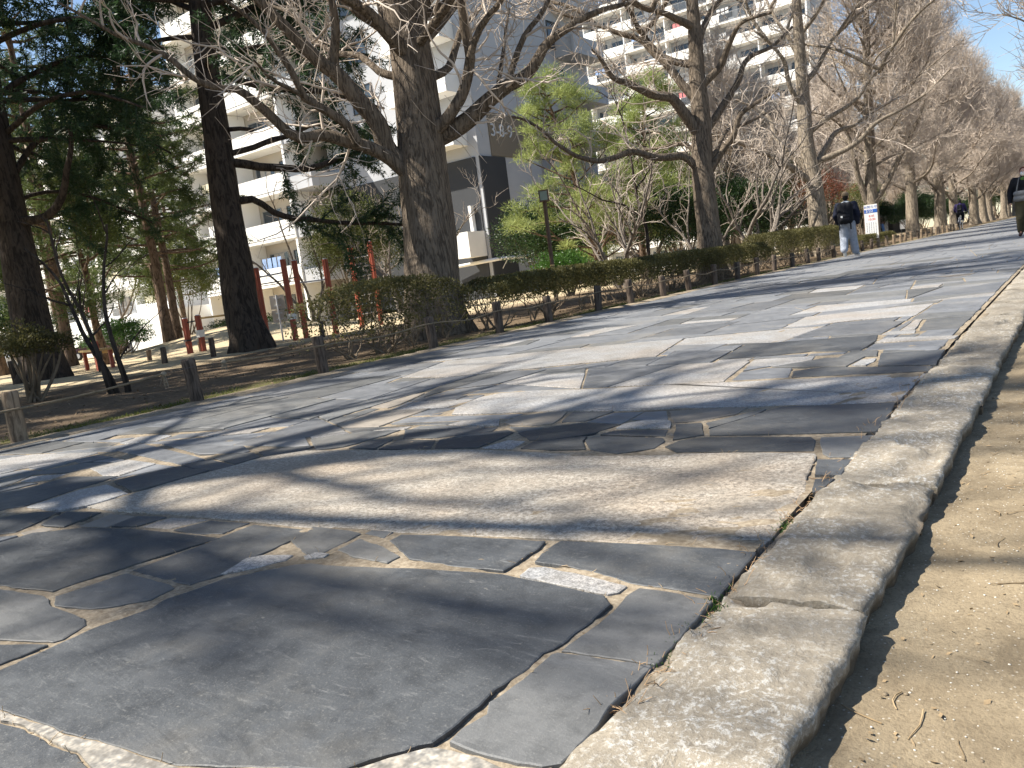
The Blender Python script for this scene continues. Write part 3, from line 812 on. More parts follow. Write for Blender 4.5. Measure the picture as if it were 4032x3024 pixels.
# kerb: one stone after another
kerb = empty('kerb', (0, 0, 0), 0, 'row of rough tan lichen-speckled kerb stones beside the flagstones', 'kerb', kind='structure')
def kerb_stone(y0, y1, seed, fine):
    a = Acc()
    ny = max(6, int((y1-y0)/(.018 if fine else .12))); nx = 20 if fine else 6
    x0, x1 = -.615, -.345
    prof = []
    for j in range(ny+1):
        y = y0+(y1-y0)*j/ny
        row = []
        le = .014*noise.noise((y*4, 1, seed))+.010*noise.noise((y*17, 1, seed))
        re = .010*noise.noise((y*3.3, 7, seed))+.007*noise.noise((y*13, 7, seed))+.006*noise.noise((y*45, 7, seed))
        endf = min(1, min(j, ny-j)/(ny*.02+1e-6)) if fine else 1
        row.append((x0+le, y, -.11)); row.append((x0+le-.004, y, -.016))
        for i in range(nx+1):
            t = i/nx
            x = x0+le+(x1+re-x0-le)*t
            z = .010*noise.noise((x*5, y*5, seed))+.008*noise.noise((x*16, y*16, seed))+.006*noise.noise((x*45, y*45, seed))
            z += .004*(1-abs(2*t-1)**5)
            c = noise.noise((x*6+40, y*6, seed))
            if c > .3: z -= .012+.03*(c-.3)
            if t > .97: z -= .006+.006*noise.noise((y*30, 2, seed))
            row.append((x, y, z-(1-endf)*.006))
        xx = x1+re
        row.append((xx-.004+.010*noise.noise((y*19, 3, seed)), y, -.03)); row.append((xx-.010+.014*noise.noise((y*14, 8, seed)), y, -.055)); row.append((xx-.012, y, -.11))
        prof.append(row)
    m = len(prof[0])
    a.add([p for r in prof for p in r], [(j*m+i, j*m+i+1, (j+1)*m+i+1, (j+1)*m+i) for j in range(ny) for i in range(m-1)])
    a.add(prof[0], [list(range(m))]); a.add(prof[-1], [list(range(m))[::-1]])
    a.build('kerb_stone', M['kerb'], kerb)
kcuts = [-.55, .62, 1.47, 2.30, 3.45]
while kcuts[-1] < 120: kcuts.append(kcuts[-1]+rs.uniform(.8, 1.5)*(1 if kcuts[-1] < 40 else 2))
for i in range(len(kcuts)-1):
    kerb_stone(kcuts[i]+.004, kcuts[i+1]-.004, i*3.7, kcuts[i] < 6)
# packed sand in the gap between flagstones and kerb
a = Acc()
ys = np.concatenate([np.arange(-.6, 6, .03), np.arange(6, 140, .5)])
V = []
for y in ys:
    h = -.018+.014*noise.noise((y*3, 11, 0))+.006*noise.noise((y*15, 11, 0))
    V += [(-.70, y, -.03), (-.655, y, -.024+.5*h), (-.625, y, h+.006), (-.59, y, h+.002), (-.56, y, -.05)]
a.add(V, [(j*5+i, (j+1)*5+i, (j+1)*5+i+1, j*5+i+1) for j in range(len(ys)-1) for i in range(4)])
a.build('joint_filling', M['mortar'], kerb)

# ------------------------------------------------------------------ trees
def resample(pts, rad, step):
    P = np.asarray(pts, float); R = np.asarray(rad, float)
    s = np.concatenate([[0], np.cumsum(np.linalg.norm(np.diff(P, axis=0), axis=1))])
    n = max(2, int(s[-1]/step)+1)
    t = np.linspace(0, s[-1], n)
    # smooth (Catmull-like) through cubic interpolation of each axis
    def cub(y):
        m = np.gradient(y, s) if len(s) > 2 else np.full(len(s), (y[-1]-y[0])/max(s[-1], 1e-6))
        i = np.clip(np.searchsorted(s, t, side='right')-1, 0, len(s)-2)
        h = s[i+1]-s[i]; u = (t-s[i])/np.maximum(h, 1e-9)
        return (2*u**3-3*u**2+1)*y[i]+(u**3-2*u**2+u)*h*m[i]+(-2*u**3+3*u**2)*y[i+1]+(u**3-u**2)*h*m[i+1]
    return np.stack([cub(P[:, k]) for k in range(3)], axis=1), np.interp(t, s, R)

def wander(rng, p, d, L, r0, r1, n=6, curl=.25, up=.0):
    pts = [np.array(p, float)]; d = np.array(d, float); d /= np.linalg.norm(d)
    for i in range(n):
        d = d+rng.normal(size=3)*curl/math.sqrt(n)*1.2
        d[2] += up/n
        d /= np.linalg.norm(d)
        pts.append(pts[-1]+d*L/n)
    return np.array(pts), np.linspace(r0, r1, n+1)

def side_dir(rng, t, ang, upbias=.2):
    t = t/np.linalg.norm(t)
    v = rng.normal(size=3); v[2] += upbias
    v -= t*np.dot(v, t); v /= max(np.linalg.norm(v), 1e-6)
    return t*math.cos(ang)+v*math.sin(ang)

def branchlets(rng, parents, per_m, lmin, lmax, rr, ang=(.6, 1.1), n=5, curl=.35, up=.35, start=.12, upbias=.3, rmin=.004):
    out = []
    for P, R in parents:
        seg = np.linalg.norm(np.diff(P, axis=0), axis=1); s = np.concatenate([[0], np.cumsum(seg)]); L = s[-1]
        k = rng.poisson(per_m*L*(1-start))
        for _ in range(k):
            u = L*(start+(1-start)*rng.random())
            i = min(max(np.searchsorted(s, u)-1, 0), len(P)-2)
            f = (u-s[i])/max(seg[i], 1e-6)
            p = P[i]*(1-f)+P[i+1]*f; rad = R[i]*(1-f)+R[i+1]*f
            l = rng.uniform(lmin, lmax)*(1.15-.6*u/L)
            d = side_dir(rng, P[i+1]-P[i], rng.uniform(*ang), upbias)
            out.append(wander(rng, p, d, l, max(rmin, min(rad*.75, rr)), max(rmin*.6, rr*.3), n, curl, up))
    return out

def twigs(rng, parents, per_m, lmin, lmax, r, n=3, up=.25, ang=(.5, 1.0), start=.1):
    """many thin twigs at once -> arrays"""
    A, B, Wt = [], [], []
    for P, R in parents:
        A.append(P[:-1]); B.append(P[1:])
    if not A: return None
    A = np.concatenate(A); B = np.concatenate(B)
    L = np.linalg.norm(B-A, axis=1); tot = L.sum()
    k = int(per_m*tot)
    idx = rng.choice(len(L), size=k, p=L/tot)
    f = rng.random(k)[:, None]
    p = A[idx]*(1-f)+B[idx]*f
    t = (B-A)[idx]/np.maximum(L[idx], 1e-9)[:, None]
    v = rng.normal(size=(k, 3)); v[:, 2] += .25
    v -= t*(v*t).sum(1, keepdims=True); v /= np.linalg.norm(v, axis=1, keepdims=True)
    a = rng.uniform(ang[0], ang[1], k)[:, None]
    d = t*np.cos(a)+v*np.sin(a)
    l = rng.uniform(lmin, lmax, k)[:, None]
    pts = [p]
    for i in range(n):
        d = d+rng.normal(size=(k, 3))*.22; d[:, 2] += up/n
        d /= np.linalg.norm(d, axis=1, keepdims=True)
        pts.append(pts[-1]+d*l/n)
    P = np.stack(pts, axis=1)
    Rr = np.broadcast_to(np.linspace(r, r*.45, n+1), (k, n+1))
    return P, Rr

def add_lines(acc, lines, sides, mi=0):
    by = {}
    for P, R in lines: by.setdefault(len(P), []).append((P, R))
    for k, l in by.items():
        v, f = tubes_np(np.stack([a for a, b2 in l]), np.stack([b2 for a, b2 in l]), sides)
        acc.add(v, f, mi)

def trunk_tube(acc, P, R, seed, sides=26, rough=.10, flare=0.0, step=.12, z0=None):
    """bark-ridged trunk; flares at the foot"""
    P, R = resample(P, R, step)
    R = R.copy()
    zb = P[0, 2] if z0 is None else z0
    if flare: R *= 1+flare*np.exp(-np.maximum(P[:, 2]-zb, 0)/.35)
    v, f = tubes_np(P[None], R[None], sides)
    k = len(P); V = v.reshape(k, sides, 3)
    for i in range(k):
        c = P[i]; dz = max(P[i, 2]-zb, 0)
        for j in range(sides):
            q = V[i, j]-c
            a = 2*math.pi*j/sides
            h = rough*.55*noise.noise((math.cos(a)*2.6, math.sin(a)*2.6, P[i, 2]*.55+seed))+rough*.45*noise.noise((math.cos(a)*7, math.sin(a)*7, P[i, 2]*1.1+seed*2))
            if flare: h += .22*math.exp(-dz/.3)*math.cos(5*a+seed)
            V[i, j] = c+q*(1+h)
    acc.add(V.reshape(-1, 3), f)
    acc.add(V[-1], [list(range(sides))])

def limb_arrays(key):
    res = []
    for fl in LIMBS[key]:
        A = np.array(fl, float).reshape(-1, 4)/1000
        res.append((A[:, :3], A[:, 3]))
    return res

def ginkgo_from(name, label, key, seed, base_z, top, tw=1.0, crown_limbs=10, tk=1.0):
    """a bare ginkgo whose main limbs are given; grows the rest"""
    rng = np.random.default_rng(seed)
    L = limb_arrays(key)
    tP, tR = L[0]
    base = np.array([tP[0, 0], tP[0, 1], base_z])
    root = empty(name, tuple(base), 0, label, 'tree', 'bare ginkgos lining the path')
    tP = np.concatenate([[[tP[0, 0]+.02, tP[0, 1]-.01, base_z-.15]], tP]); tR = np.concatenate([[tR[0]*1.05], tR])
    a = Acc(); trunk_tube(a, tP-base, tR, seed, flare=.25, z0=0)
    limbs = []
    for P, R in L[1:]:
        Q, q = resample(P, R, .18)
        Q = Q+np.array([[.03*noise.noise((x*2.1, y*2.1, z*2.1+k*40)) for k in range(3)] for x, y, z in Q])
        limbs.append((Q, q))
    # the crown above what the picture shows
    lead = [l for l in limbs if l[0][-1, 2] > top*.42] or [(tP, tR)]
    lead = [(tP, tR)]+lead
    extra = []
    for _ in range(crown_limbs):
        P, R = lead[rng.integers(len(lead))]
        i = rng.integers(int(len(P)*.6), len(P)); p = P[min(i, len(P)-1)]
        if p[2] < 3.5: continue
        az = rng.uniform(0, 2*math.pi)
        d = np.array([math.cos(az), math.sin(az), rng.uniform(.5, 1.2)])
        extra.append(wander(rng, p, d, rng.uniform(2.2, 4.6), .07, .015, 9, .35, .5))
    for P, R in ((l for l in lead)):
        if P[-1, 2] > 3.0:
            e = wander(rng, P[-1], [rng.normal()*.1, rng.normal()*.1, 1], max(1.5, top-P[-1, 2]), R[-1], .02, 10, .2, .2)
            extra.append(e)
            extra += branchlets(rng, [e], 1.7, 1.6, 3.4, .05, (.7, 1.1), 8, .35, .5)
    for P, R in limbs+extra:
        sd = 12 if R[0] > .09 else 8 if R[0] > .04 else 5
        if R[0] > .09: trunk_tube(a, P-base, R, seed+R[0]*50, 16, .16, 0, .14)
        else: a.tube(P-base, R, sd, cap=False)
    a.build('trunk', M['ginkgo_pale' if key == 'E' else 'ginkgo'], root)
    main = limbs+extra
    b1 = branchlets(rng, main, 3.2*tw, .5, 2.3, .022, ang=(.6, 1.35), n=7, start=.16, up=.18, curl=.65, upbias=.15)
    b2 = branchlets(rng, b1, 3.2*tw, .25, 1.1, .010, ang=(.5, 1.3), n=5, up=.12, curl=.6, upbias=.1)
    c = Acc()
    sub = lambda lines: [(P-base, R) for P, R in lines]
    add_lines(c, sub(b1), 5); add_lines(c, sub(b2), 4)
    t = twigs(rng, sub(main), 6.0*tw, .2, 1.1, .007*tk, up=.1, ang=(.6, 1.4))
    c.add(*tubes_np(*t, 3))
    t = twigs(rng, sub(b1+b2), 4.2*tw, .12, .55, .0055*tk, n=2, up=.1, ang=(.5, 1.3))
    c.add(*tubes_np(*t, 3))
    c.build('crown', M['twig'], root)
    return root

def ginkgo_generic(name, seed, H=16, r0=.33, fork=False, first=1.9, tw=1.0, nl=40, spread=1.0, fat=1.0):
    """returns an untagged prototype at the origin"""
    rng = np.random.default_rng(seed)
    root = empty(name)
    a = Acc(); main = []
    n = 12
    P, R = wander(rng, (0, 0, -.15), (0, 0, 1), H*.93, r0, .035, n, .045, 0)
    R = r0*np.power(np.linspace(1, .03, n+1), .8)
    trunk_tube(a, P, R, seed, 22, .12, .3, .2, 0)
    if fork:
        for d, l in (((-.55, .1, .9), 4.2), ((.75, -.1, .85), 4.6)):
            e = wander(rng, (0, 0, 1.5), d, l, .15, .05, 8, .25, .5); main.append(e)
    for i in range(nl):
        z = first+(H*.9-first)*(i/nl)**.9
        j = min(np.searchsorted(P[:, 2], z), n)
        p = P[j-1]+(P[j]-P[j-1])*((z-P[j-1, 2])/max(P[j, 2]-P[j-1, 2], .01))
        az = i*2.399+rng.normal()*.3
        el = rng.uniform(.45, .8) if z < H*.5 else rng.uniform(.8, 1.4)
        l = (H-z)*.40*rng.uniform(.7, 1.1)*spread+.7
        l = min(l, 5.4*spread)
        e = wander(rng, p, [math.cos(az), math.sin(az), el], l, min(.085, .022+.014*l)*fat**.5, .012*fat, 9, .38, .5)
        main.append(e)
    for Q, q in main:
        a.tube(Q, q, 7, cap=False)
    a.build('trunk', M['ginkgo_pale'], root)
    c = Acc()
    b1 = branchlets(rng, main, 2.4*max(tw, .5), .6, 2.2, .024*fat, n=5, start=.12, up=.5)
    b2 = branchlets(rng, b1, 2.6*tw, .35, 1.2, .011, n=3, up=.4)
    add_lines(c, b1, 4); add_lines(c, b2, 3)
    t = twigs(rng, b1+b2, 5.6*tw, .3, .9, .009, n=1)
    c.add(*tubes_np(*t, 3))
    t = twigs(rng, main, 4*tw,   .3, 1.2, .011, n=2); c.add(*tubes_np(*t, 3))
    c.build('crown', M['twig'], root)
    return root

NUM = ['first', 'second', 'third', 'fourth', 'fifth', 'sixth', 'seventh', 'eighth', 'ninth', 'tenth', 'eleventh', 'twelfth', 'thirteenth', 'fourteenth', 'fifteenth', 'sixteenth', 'seventeenth', 'eighteenth', 'nineteenth', 'twentieth']
for i in range(1, 10): NUM.append('twenty-'+NUM[i-1])
NUM[20:] = ['twenty-'+w for w in NUM[:9]]+['thirtieth']+['thirty-'+w for w in NUM[:9]]+['fortieth']+['forty-'+w for w in NUM[:9]]

ginkgo_from('ginkgo_tree', 'big bare ginkgo with low forking limbs behind the clipped hedge, nearest of its row', 'C', 3, 0, 14, 1.0)
ginkgo_from('ginkgo_tree', 'dark straight bare ginkgo rising behind the long hedge, second of its row', 'D', 5, 0, 15, .95, 9, 1.3)
ginkgo_from('ginkgo_tree', 'bare ginkgo with sunlit bark behind the far end of the hedge, third of its row', 'E', 8, 0, 15, .95, 10, 1.6)
GP = [ginkgo_generic('ginkgo_tree', 21, 14.6, tw=1.55), ginkgo_generic('ginkgo_tree', 22, 14.0, .36, tw=1.55), ginkgo_generic('ginkgo_tree', 24, 14.5, .3, True, 3.2, 1.3)]
GP.append(ginkgo_generic('ginkgo_tree', 27, 15.5, .34, False, 2.6, .34, 44, 1.05, 1.1))
used = set()
def put_ginkgo(k, x, y, rz, label, s=1.0, group='bare ginkgos lining the path'):
    o = GP[k] if k not in used else copy_tree(GP[k])
    used.add(k)
    o.location = (x, y, 0); o.rotation_euler = (0, 0, rz); o.scale = (s, s, s*random.Random(int(y*7+x)).uniform(.93, 1.07))
    props(o, label, 'tree', group)
put_ginkgo(2, -7.6, 38.0, .6, 'bare ginkgo with a low V-shaped fork beside the white notice board')
row = [(48.2, 0, 1.1), (56.6, 1, 2.0), (67.5, 0, 4.1), (76, 1, .2), (84.5, 0, 2.8), (94, 1, 5.2), (104, 0, .7), (115, 1, 3.6), (127, 0, 5.5), (140, 1, 1.5)]
for i, (y, k, r) in enumerate(row):
    put_ginkgo(k, -7.6+.3*math.sin(i*2.3), y, r, 'bare ginkgo, %s in the row counting away from the white notice board' % NUM[i], 1.0)
for i, (y, k, r) in enumerate([(26, 1, 2.6), (36, 0, .9), (47, 1, 4.4), (58, 0, 3.3), (70, 1, 1.2), (83, 0, 5.9), (97, 1, .4), (112, 0, 2.2), (128, 1, 3.1)]):
    put_ginkgo(k, 1.9+.3*math.sin(i*1.7), y, r, 'bare ginkgo on the opposite side of the path, %s counting away from the camera' % NUM[i], 1.0, 'bare ginkgos on the dirt side')
for i, (x, y, k, r) in enumerate([(-7.6, -1.6, 3, 1.2), (-7.5, -11.5, 3, 4.0)]):
    put_ginkgo(k, x, y, r, 'bare ginkgo of the path row, %s one behind the camera' % NUM[i], .95, 'bare ginkgos behind the camera')

for i, (x, y, k, r) in enumerate([(-17, 47, 0, 2), (-19, 58, 1, 4), (-16, 66, 0, 1), (-21, 72, 1, .5), (-17, 80, 0, 3), (-22, 90, 1, 5), (-16.5, 99, 0, 2.4), (-20, 112, 1, 1.2), (-24, 64, 0, 4.4), (-15, 128, 0, .8), (-22, 135, 1, 2.9), (-12, 152, 0, 1.9), (-4, 160, 1, .6), (4, 158, 0, 4.2)]):
    put_ginkgo(k, x, y, r, 'bare tree in the hazy mass behind the ginkgo row, %s counting away' % NUM[i], .9, 'bare trees behind the row')

# --- conifers
def needle_sprays(acc, rng, lines, per_m, L, W, droop=-.1, flat=.35, mi=0):
    A = np.concatenate([P[:-1] for P, R in lines]); B = np.concatenate([P[1:] for P, R in lines])
    l = np.linalg.norm(B-A, axis=1); k = int(per_m*l.sum())
    idx = rng.choice(len(l), size=k, p=l/l.sum()); f = rng.random(k)[:, None]
    p = A[idx]*(1-f)+B[idx]*f
    t = (B-A)[idx]/np.maximum(l[idx], 1e-9)[:, None]
    d = t*.45+rnd_dirs(rng, k)*np.array([1, 1, flat+.45]); d[:, 2] += droop
    v, fc = blades(p+rng.normal(size=(k, 3))*.02, d, rnd_dirs(rng, k), rng.uniform(.6, 1.2, k)*L, W)
    acc.add(v, fc, mi)

def cedar_from(name, label, key, seed, base_z, foliage_from=.25, extra=True, ftop=12.5):
    rng = np.random.default_rng(seed)
    L = limb_arrays(key)
    tP, tR = L[0]
    base = np.array([tP[0, 0], tP[0, 1], base_z])
    root = empty(name, tuple(base), 0, label, 'tree', 'tall dark cedars')
    a = Acc(); trunk_tube(a, tP-base, tR*.93, seed, 30, .12, .16, .12, 0)
    limbs = []
    for P, R in L[1:]:
        Q, q = resample(P, R, .25)
        Q = Q+np.array([[.05*noise.noise((x*1.5, y*1.5, z*1.5+k*40)) for k in range(3)] for x, y, z in Q])
        limbs.append((Q, q))
    if extra:
        for i in range(34):
            j = rng.integers(int(len(tP)*.55), len(tP)); k2 = min(j+1, len(tP)-1); f = rng.random()
            p = tP[j]*(1-f)+tP[k2]*f
            az = i*2.4+rng.normal()*.2
            l = rng.uniform(2.0, 4.8)*(1.1-.5*p[2]/ftop)
            limbs.append(wander(rng, p, [math.cos(az), math.sin(az), .05], l, .06, .012, 8, .2, -.1))
    for P, R in limbs: a.tube(P-base, R, 8, cap=False)
    a.build('trunk', M['cedar'], root)
    big = [l for l in limbs if np.linalg.norm(l[0][-1]-l[0][0]) > 1.0]
    b1 = branchlets(rng, big, 6.5, .5, 1.9, .014, (.7, 1.3), 5, .3, -.25, foliage_from, 0.0)
    b2 = branchlets(rng, b1, 3.6, .25, .6, .006, (.6, 1.1), 3, .3, -.15, .1, 0.0)
    c = Acc(); sub = [(P-base, R) for P, R in b1]; sub2 = [(P-base, R) for P, R in b2]
    add_lines(c, sub, 4, 1); add_lines(c, sub2, 3, 1)
    needle_sprays(c, rng, sub, 95, .14, .022, -.2); needle_sprays(c, rng, sub2, 130, .13, .022, -.25)
    c.build('crown', [M['needle_dark'], M['cedar']], root, smooth=False)
    return root
cedar_from('cedar_tree', 'tall dark cedar trunk rising beside the red pull-up bars', 'B', 31, -.06)
cedar_from('cedar_tree', 'massive near-black cedar trunk behind the leggy shrub, left of the yellow bench', 'A', 32, -.10)

def conifer_generic(name, seed, H=15, clear=4.0, rad=4.0, mats=('needle_dark', 'cedar'), dens=1.0, r0=.3):
    rng = np.random.default_rng(seed)
    root = empty(name)
    a = Acc()
    P, R = wander(rng, (0, 0, -.3), (rng.normal()*.04, rng.normal()*.04, 1), H, r0, .03, 10, .08)
    trunk_tube(a, P, np.linspace(r0, .04, 11), seed, 16, .1, .2, .3, 0)
    limbs = []
    for i in range(44):
        z = clear+(H-.4-clear)*i/44
        j = min(max(np.searchsorted(P[:, 2], z), 1), 10); f = (z-P[j-1, 2])/max(P[j, 2]-P[j-1, 2], .01); p = P[j-1]*(1-f)+P[j]*f
        az = i*2.4+rng.normal()*.3; l = rad*(1-.75*(z-clear)/(H-clear))*rng.uniform(.6, 1.1)
        limbs.append(wander(rng, p, [math.cos(az), math.sin(az), .15], l, .05, .012, 7, .22, -.12))
    for Q, q in limbs: a.tube(Q, q, 6, cap=False)
    a.build('trunk', M[mats[1]], root)
    b1 = branchlets(rng, limbs, 3.4*dens, .5, 1.3, .012, (.7, 1.3), 4, .3, -.1, .2, 0)
    c = Acc(); add_lines(c, b1, 3, 1)
    needle_sprays(c, rng, b1, 170*dens, .19, .024); needle_sprays(c, rng, [(Q[len(Q)//2:], q[len(Q)//2:]) for Q, q in limbs], 150, .19, .024)
    c.build('crown', [M[mats[0]], M[mats[1]]], root, smooth=False)
    return root

def pine_generic(name, seed, H=8, clear=2.2, mats=('needle_pine', 'pinebark'), lean=.15, r0=.16, clumps=60, rad=2.4, cl=.42, per=240, nl=.13, nw=.012):
    rng = np.random.default_rng(seed)
    root = empty(name)
    a = Acc()
    P, R = wander(rng, (0, 0, -.25), (rng.normal()*lean, rng.normal()*lean, 1), H, r0, .03, 9, .22)
    trunk_tube(a, P, np.linspace(r0, .035, 10), seed, 14, .14, .2, .2, 0)
    limbs, ends = [], []
    nL = clumps//4
    for i in range(nL):
        z = clear+(H-.3-clear)*i/nL
        j = min(max(np.searchsorted(P[:, 2], z), 1), 9); f = (z-P[j-1, 2])/max(P[j, 2]-P[j-1, 2], .01); p = P[j-1]*(1-f)+P[j]*f
        az = i*2.4+rng.normal()*.4; l = rad*(1-.8*(z-clear)/(H-clear))*rng.uniform(.6, 1.15)
        e = wander(rng, p, [math.cos(az), math.sin(az), .2], l, .04, .012, 6, .35, .25); limbs.append(e)
        ends.append(e[0][-1])
        for Q, q in branchlets(rng, [e], 3/max(l, .5), .3, .8, .012, (.5, 1.0), 4, .3, .4, .35): limbs.append((Q, q)); ends.append(Q[-1])
    for Q, q in limbs: a.tube(Q, q, 5, cap=False)
    a.build('trunk', M[mats[1]], root)
    c = Acc()
    for e in ends:
        n = int(per*rng.uniform(.6, 1.3)); s = cl*rng.uniform(.6, 1.25)
        q = rnd_dirs(rng, n)*np.array([1, 1, .6])*np.power(rng.random(n), .6)[:, None]*s*rng.uniform(.8, 1.3, 3)
        d = rnd_dirs(rng, n)*.8+q*.8/s; d[:, 2] += .55
        v, f = blades(e+q, d, rnd_dirs(rng, n), rng.uniform(.7, 1.2, n)*nl, nw); c.add(v, f)
    c.build('crown', M[mats[0]], root, smooth=False)
    return root

def place(o, x, y, z=None, rz=0, s=1.0, label=None, cat='tree', group=None):
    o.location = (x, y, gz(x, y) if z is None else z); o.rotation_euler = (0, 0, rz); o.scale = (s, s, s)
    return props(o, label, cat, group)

con = conifer_generic('conifer_tree', 41, 15, 3.8, 4.2, dens=1.25)
place(con, -21.0, 2.6, None, 0, 1.0, 'dark conifer outside the frame beside the massive cedar', group='conifers shading the soil')
for i, (x, y, rz, s) in enumerate([(-12.6, .3, .4, .85), (-18.0, 3.0, 2.9, .95), (-11.6, -6, 4.4, .85), (-14.5, -2.5, 1, .95), (-18.5, -6.5, 2.2, 1.05), (-12.5, -9.5, 3.9, .9), (-15, 1.6, 5.1, .92)]):
    place(copy_tree(con), x, y, None, rz, s, 'dark conifer outside the frame, %s counting back from the massive cedar' % NUM[i+1], group='conifers shading the soil')
bc = conifer_generic('conifer_tree', 43, 14, 3.0, 3.8, ('needle_pine', 'pinebark'), 1.0, .17)
place(bc, -25.0, 11.4, None, 0, 1.0, 'slim-trunked conifer standing behind the massive cedar', group='conifers beyond the playground')
for i, (x, y, rz, s, l) in enumerate([(-29.8, 17.9, 1.1, 1.05, 'conifer with a thick grey trunk on the low mound'), (-31.4, 18.3, 2.4, .95, 'leaning conifer trunk paired with the thick one on the mound'),
        (-33, 12.5, 3.0, 1.1, 'conifer with olive foliage in front of the white apartment block'), (-40, 18, 4.2, 1.1, 'tall conifer beside the parked cars'), (-27.5, 7.5, 5.0, 1.0, 'conifer seen at the edge of the photo behind the cedar'), (-44, 27, .7, 1.0, 'far conifer behind the paired trunks'), (-24.2, 14.2, 2.1, .95, 'conifer just left of the tall dark cedar trunk')]):
    place(copy_tree(bc), x, y, None, rz, s, l, group='conifers beyond the playground')
gp = pine_generic('pine_tree', 51, 7.8, .9, ('needle_bright', 'pinebark'), .1, .15, 220, 3.1, .4, 230, .2, .02)
place(gp, -14.4, 25.6, None, 0, 1.0, 'bright yellow-green sunlit pine behind the lamp post', group='bright pines')
place(copy_tree(gp), -15.5, 31.5, None, 2.0, 1.05, 'taller bright pine behind the sunlit one, against white balconies', group='bright pines')
place(copy_tree(gp), -22, 44, None, 4.0, 1.2, 'far bright pine in front of the white balconies', group='bright pines')
place(pine_generic('pine_tree', 53, 4.6, 1.2, ('needle_pine', 'pinebark'), .3, .1, 60, 2.2, .5, 340, .17, .024), -19.0, 9.6, None, 0, 1.0, 'small spreading green pine behind the multi-stemmed tree, over the bench', group='bright pines')

# --- small bare trees
def bare_tree(name, seed, H=5, stems=3, r=.06, tw=1.0, bm='greybark', spreadv=.35, lv=7):
    rng = np.random.default_rng(seed)
    root = empty(name); a = Acc(); st = []
    for i in range(stems):
        az = i*2*math.pi/stems+rng.normal()*.4
        st.append(wander(rng, (math.cos(az)*.08*(stems > 1), math.sin(az)*.08*(stems > 1), -.12), [math.cos(az)*spreadv, math.sin(az)*spreadv, 1], H*rng.uniform(.75, 1.0), r*rng.uniform(.8, 1.1), .012, 10, .35, .25))
    for Q, q in st: trunk_tube(a, Q, q, seed, 10, .15, .2, .15, 0)
    b0 = branchlets(rng, st, 1.6, H*.2, H*.42, r*.5, (.5, .95), lv, .4, .45, .28)
    for Q, q in b0: a.tube(Q, q, 6, cap=False)
    a.build('trunk', M[bm], root)
    c = Acc(); b1 = branchlets(rng, b0+st, 2.4*tw, .3, 1.0, .010, (.5, 1), 5, .4, .3, .2)
    add_lines(c, b1, 4)
    t = twigs(rng, b0+b1, 4.2*tw, .12, .5, .0045); c.add(*tubes_np(*t, 3))
    c.build('crown', M['twig'] if bm != 'cedar' else M[bm], root)
    return root
bt = [bare_tree('bare_tree', 61, 5.2, 3, .07), bare_tree('bare_tree', 62, 6.0, 2, .075), bare_tree('bare_tree', 63, 4.2, 4, .05)]
spots = [(0, -10.5, 19.9, 0, .95, 'multi-stemmed bare tree leaning over the hedge beside the lamp post'), (1, -8.9, 24.4, .5, 1.0, 'pale twin-stemmed bare tree just right of the dark straight ginkgo'), (2, -10.3, 25.2, 1.2, 1.1, 'thin pale bare tree left of the dark straight ginkgo'),
         (0, -9.0, 27.0, 2.0, 1.1, 'bare grey tree between the second and third ginkgos'), (1, -10.2, 31.0, 3.1, 1.0, 'bare grey tree behind the third ginkgo'), (2, -12.2, 22.8, 4.0, 1.2, 'thicket of bare stems before the dark evergreens'), (0, -13.5, 27.5, 5.0, 1.25, 'bare tree among dark evergreens behind the hedge'),
         (1, -11.5, 35, .9, 1.1, 'bare tree beyond the third ginkgo, near the rust-red shrub'), (2, -17.5, 18.5, 1.7, 1.1, 'bare shrubby tree before the charcoal wall'), (0, -22, 21, 2.9, 1.2, 'bare tree in front of the lowest white balcony'), (1, -24.5, 25.5, 3.7, 1.2, 'bare tree behind the red bars, before the apartment block'),
         (2, -21, 17.6, 4.9, 1.15, 'bushy bare tree behind the tall red posts'), (0, -38, 15.5, .3, 1.2, 'bare tree in front of the white wall and cars'), (1, -42, 21, 1.3, 1.2, 'bare tree beside the notice case by the cars'), (2, -12.5, 42, 2.2, 1.2, 'bare tree near the brown-jacketed person'), (0, -13, 52, 3.3, 1.3, 'bare tree before the dark shelter')]
bu = set()
for k, x, y, rz, s, l in spots:
    o = bt[k] if k not in bu else copy_tree(bt[k]); bu.add(k)
    place(o, x, y, None, rz, s, l, 'tree', 'small bare trees in the park')
place(bare_tree('slender_tree', 64, 6.5, 1, .075, .7, 'cedar', .12), -9.5, 19.3, None, .4, 1.0, 'slender dark young tree between the lamp post and the dark ginkgo', 'tree', 'small bare trees in the park')
place(bare_tree('crape_myrtle', 68, 2.3, 3, .03, .45, 'cedar', .1), -8.9, 4.52, None, 2.3, 1.0, 'small crooked multi-stemmed tree on the soil behind the rope', 'tree')

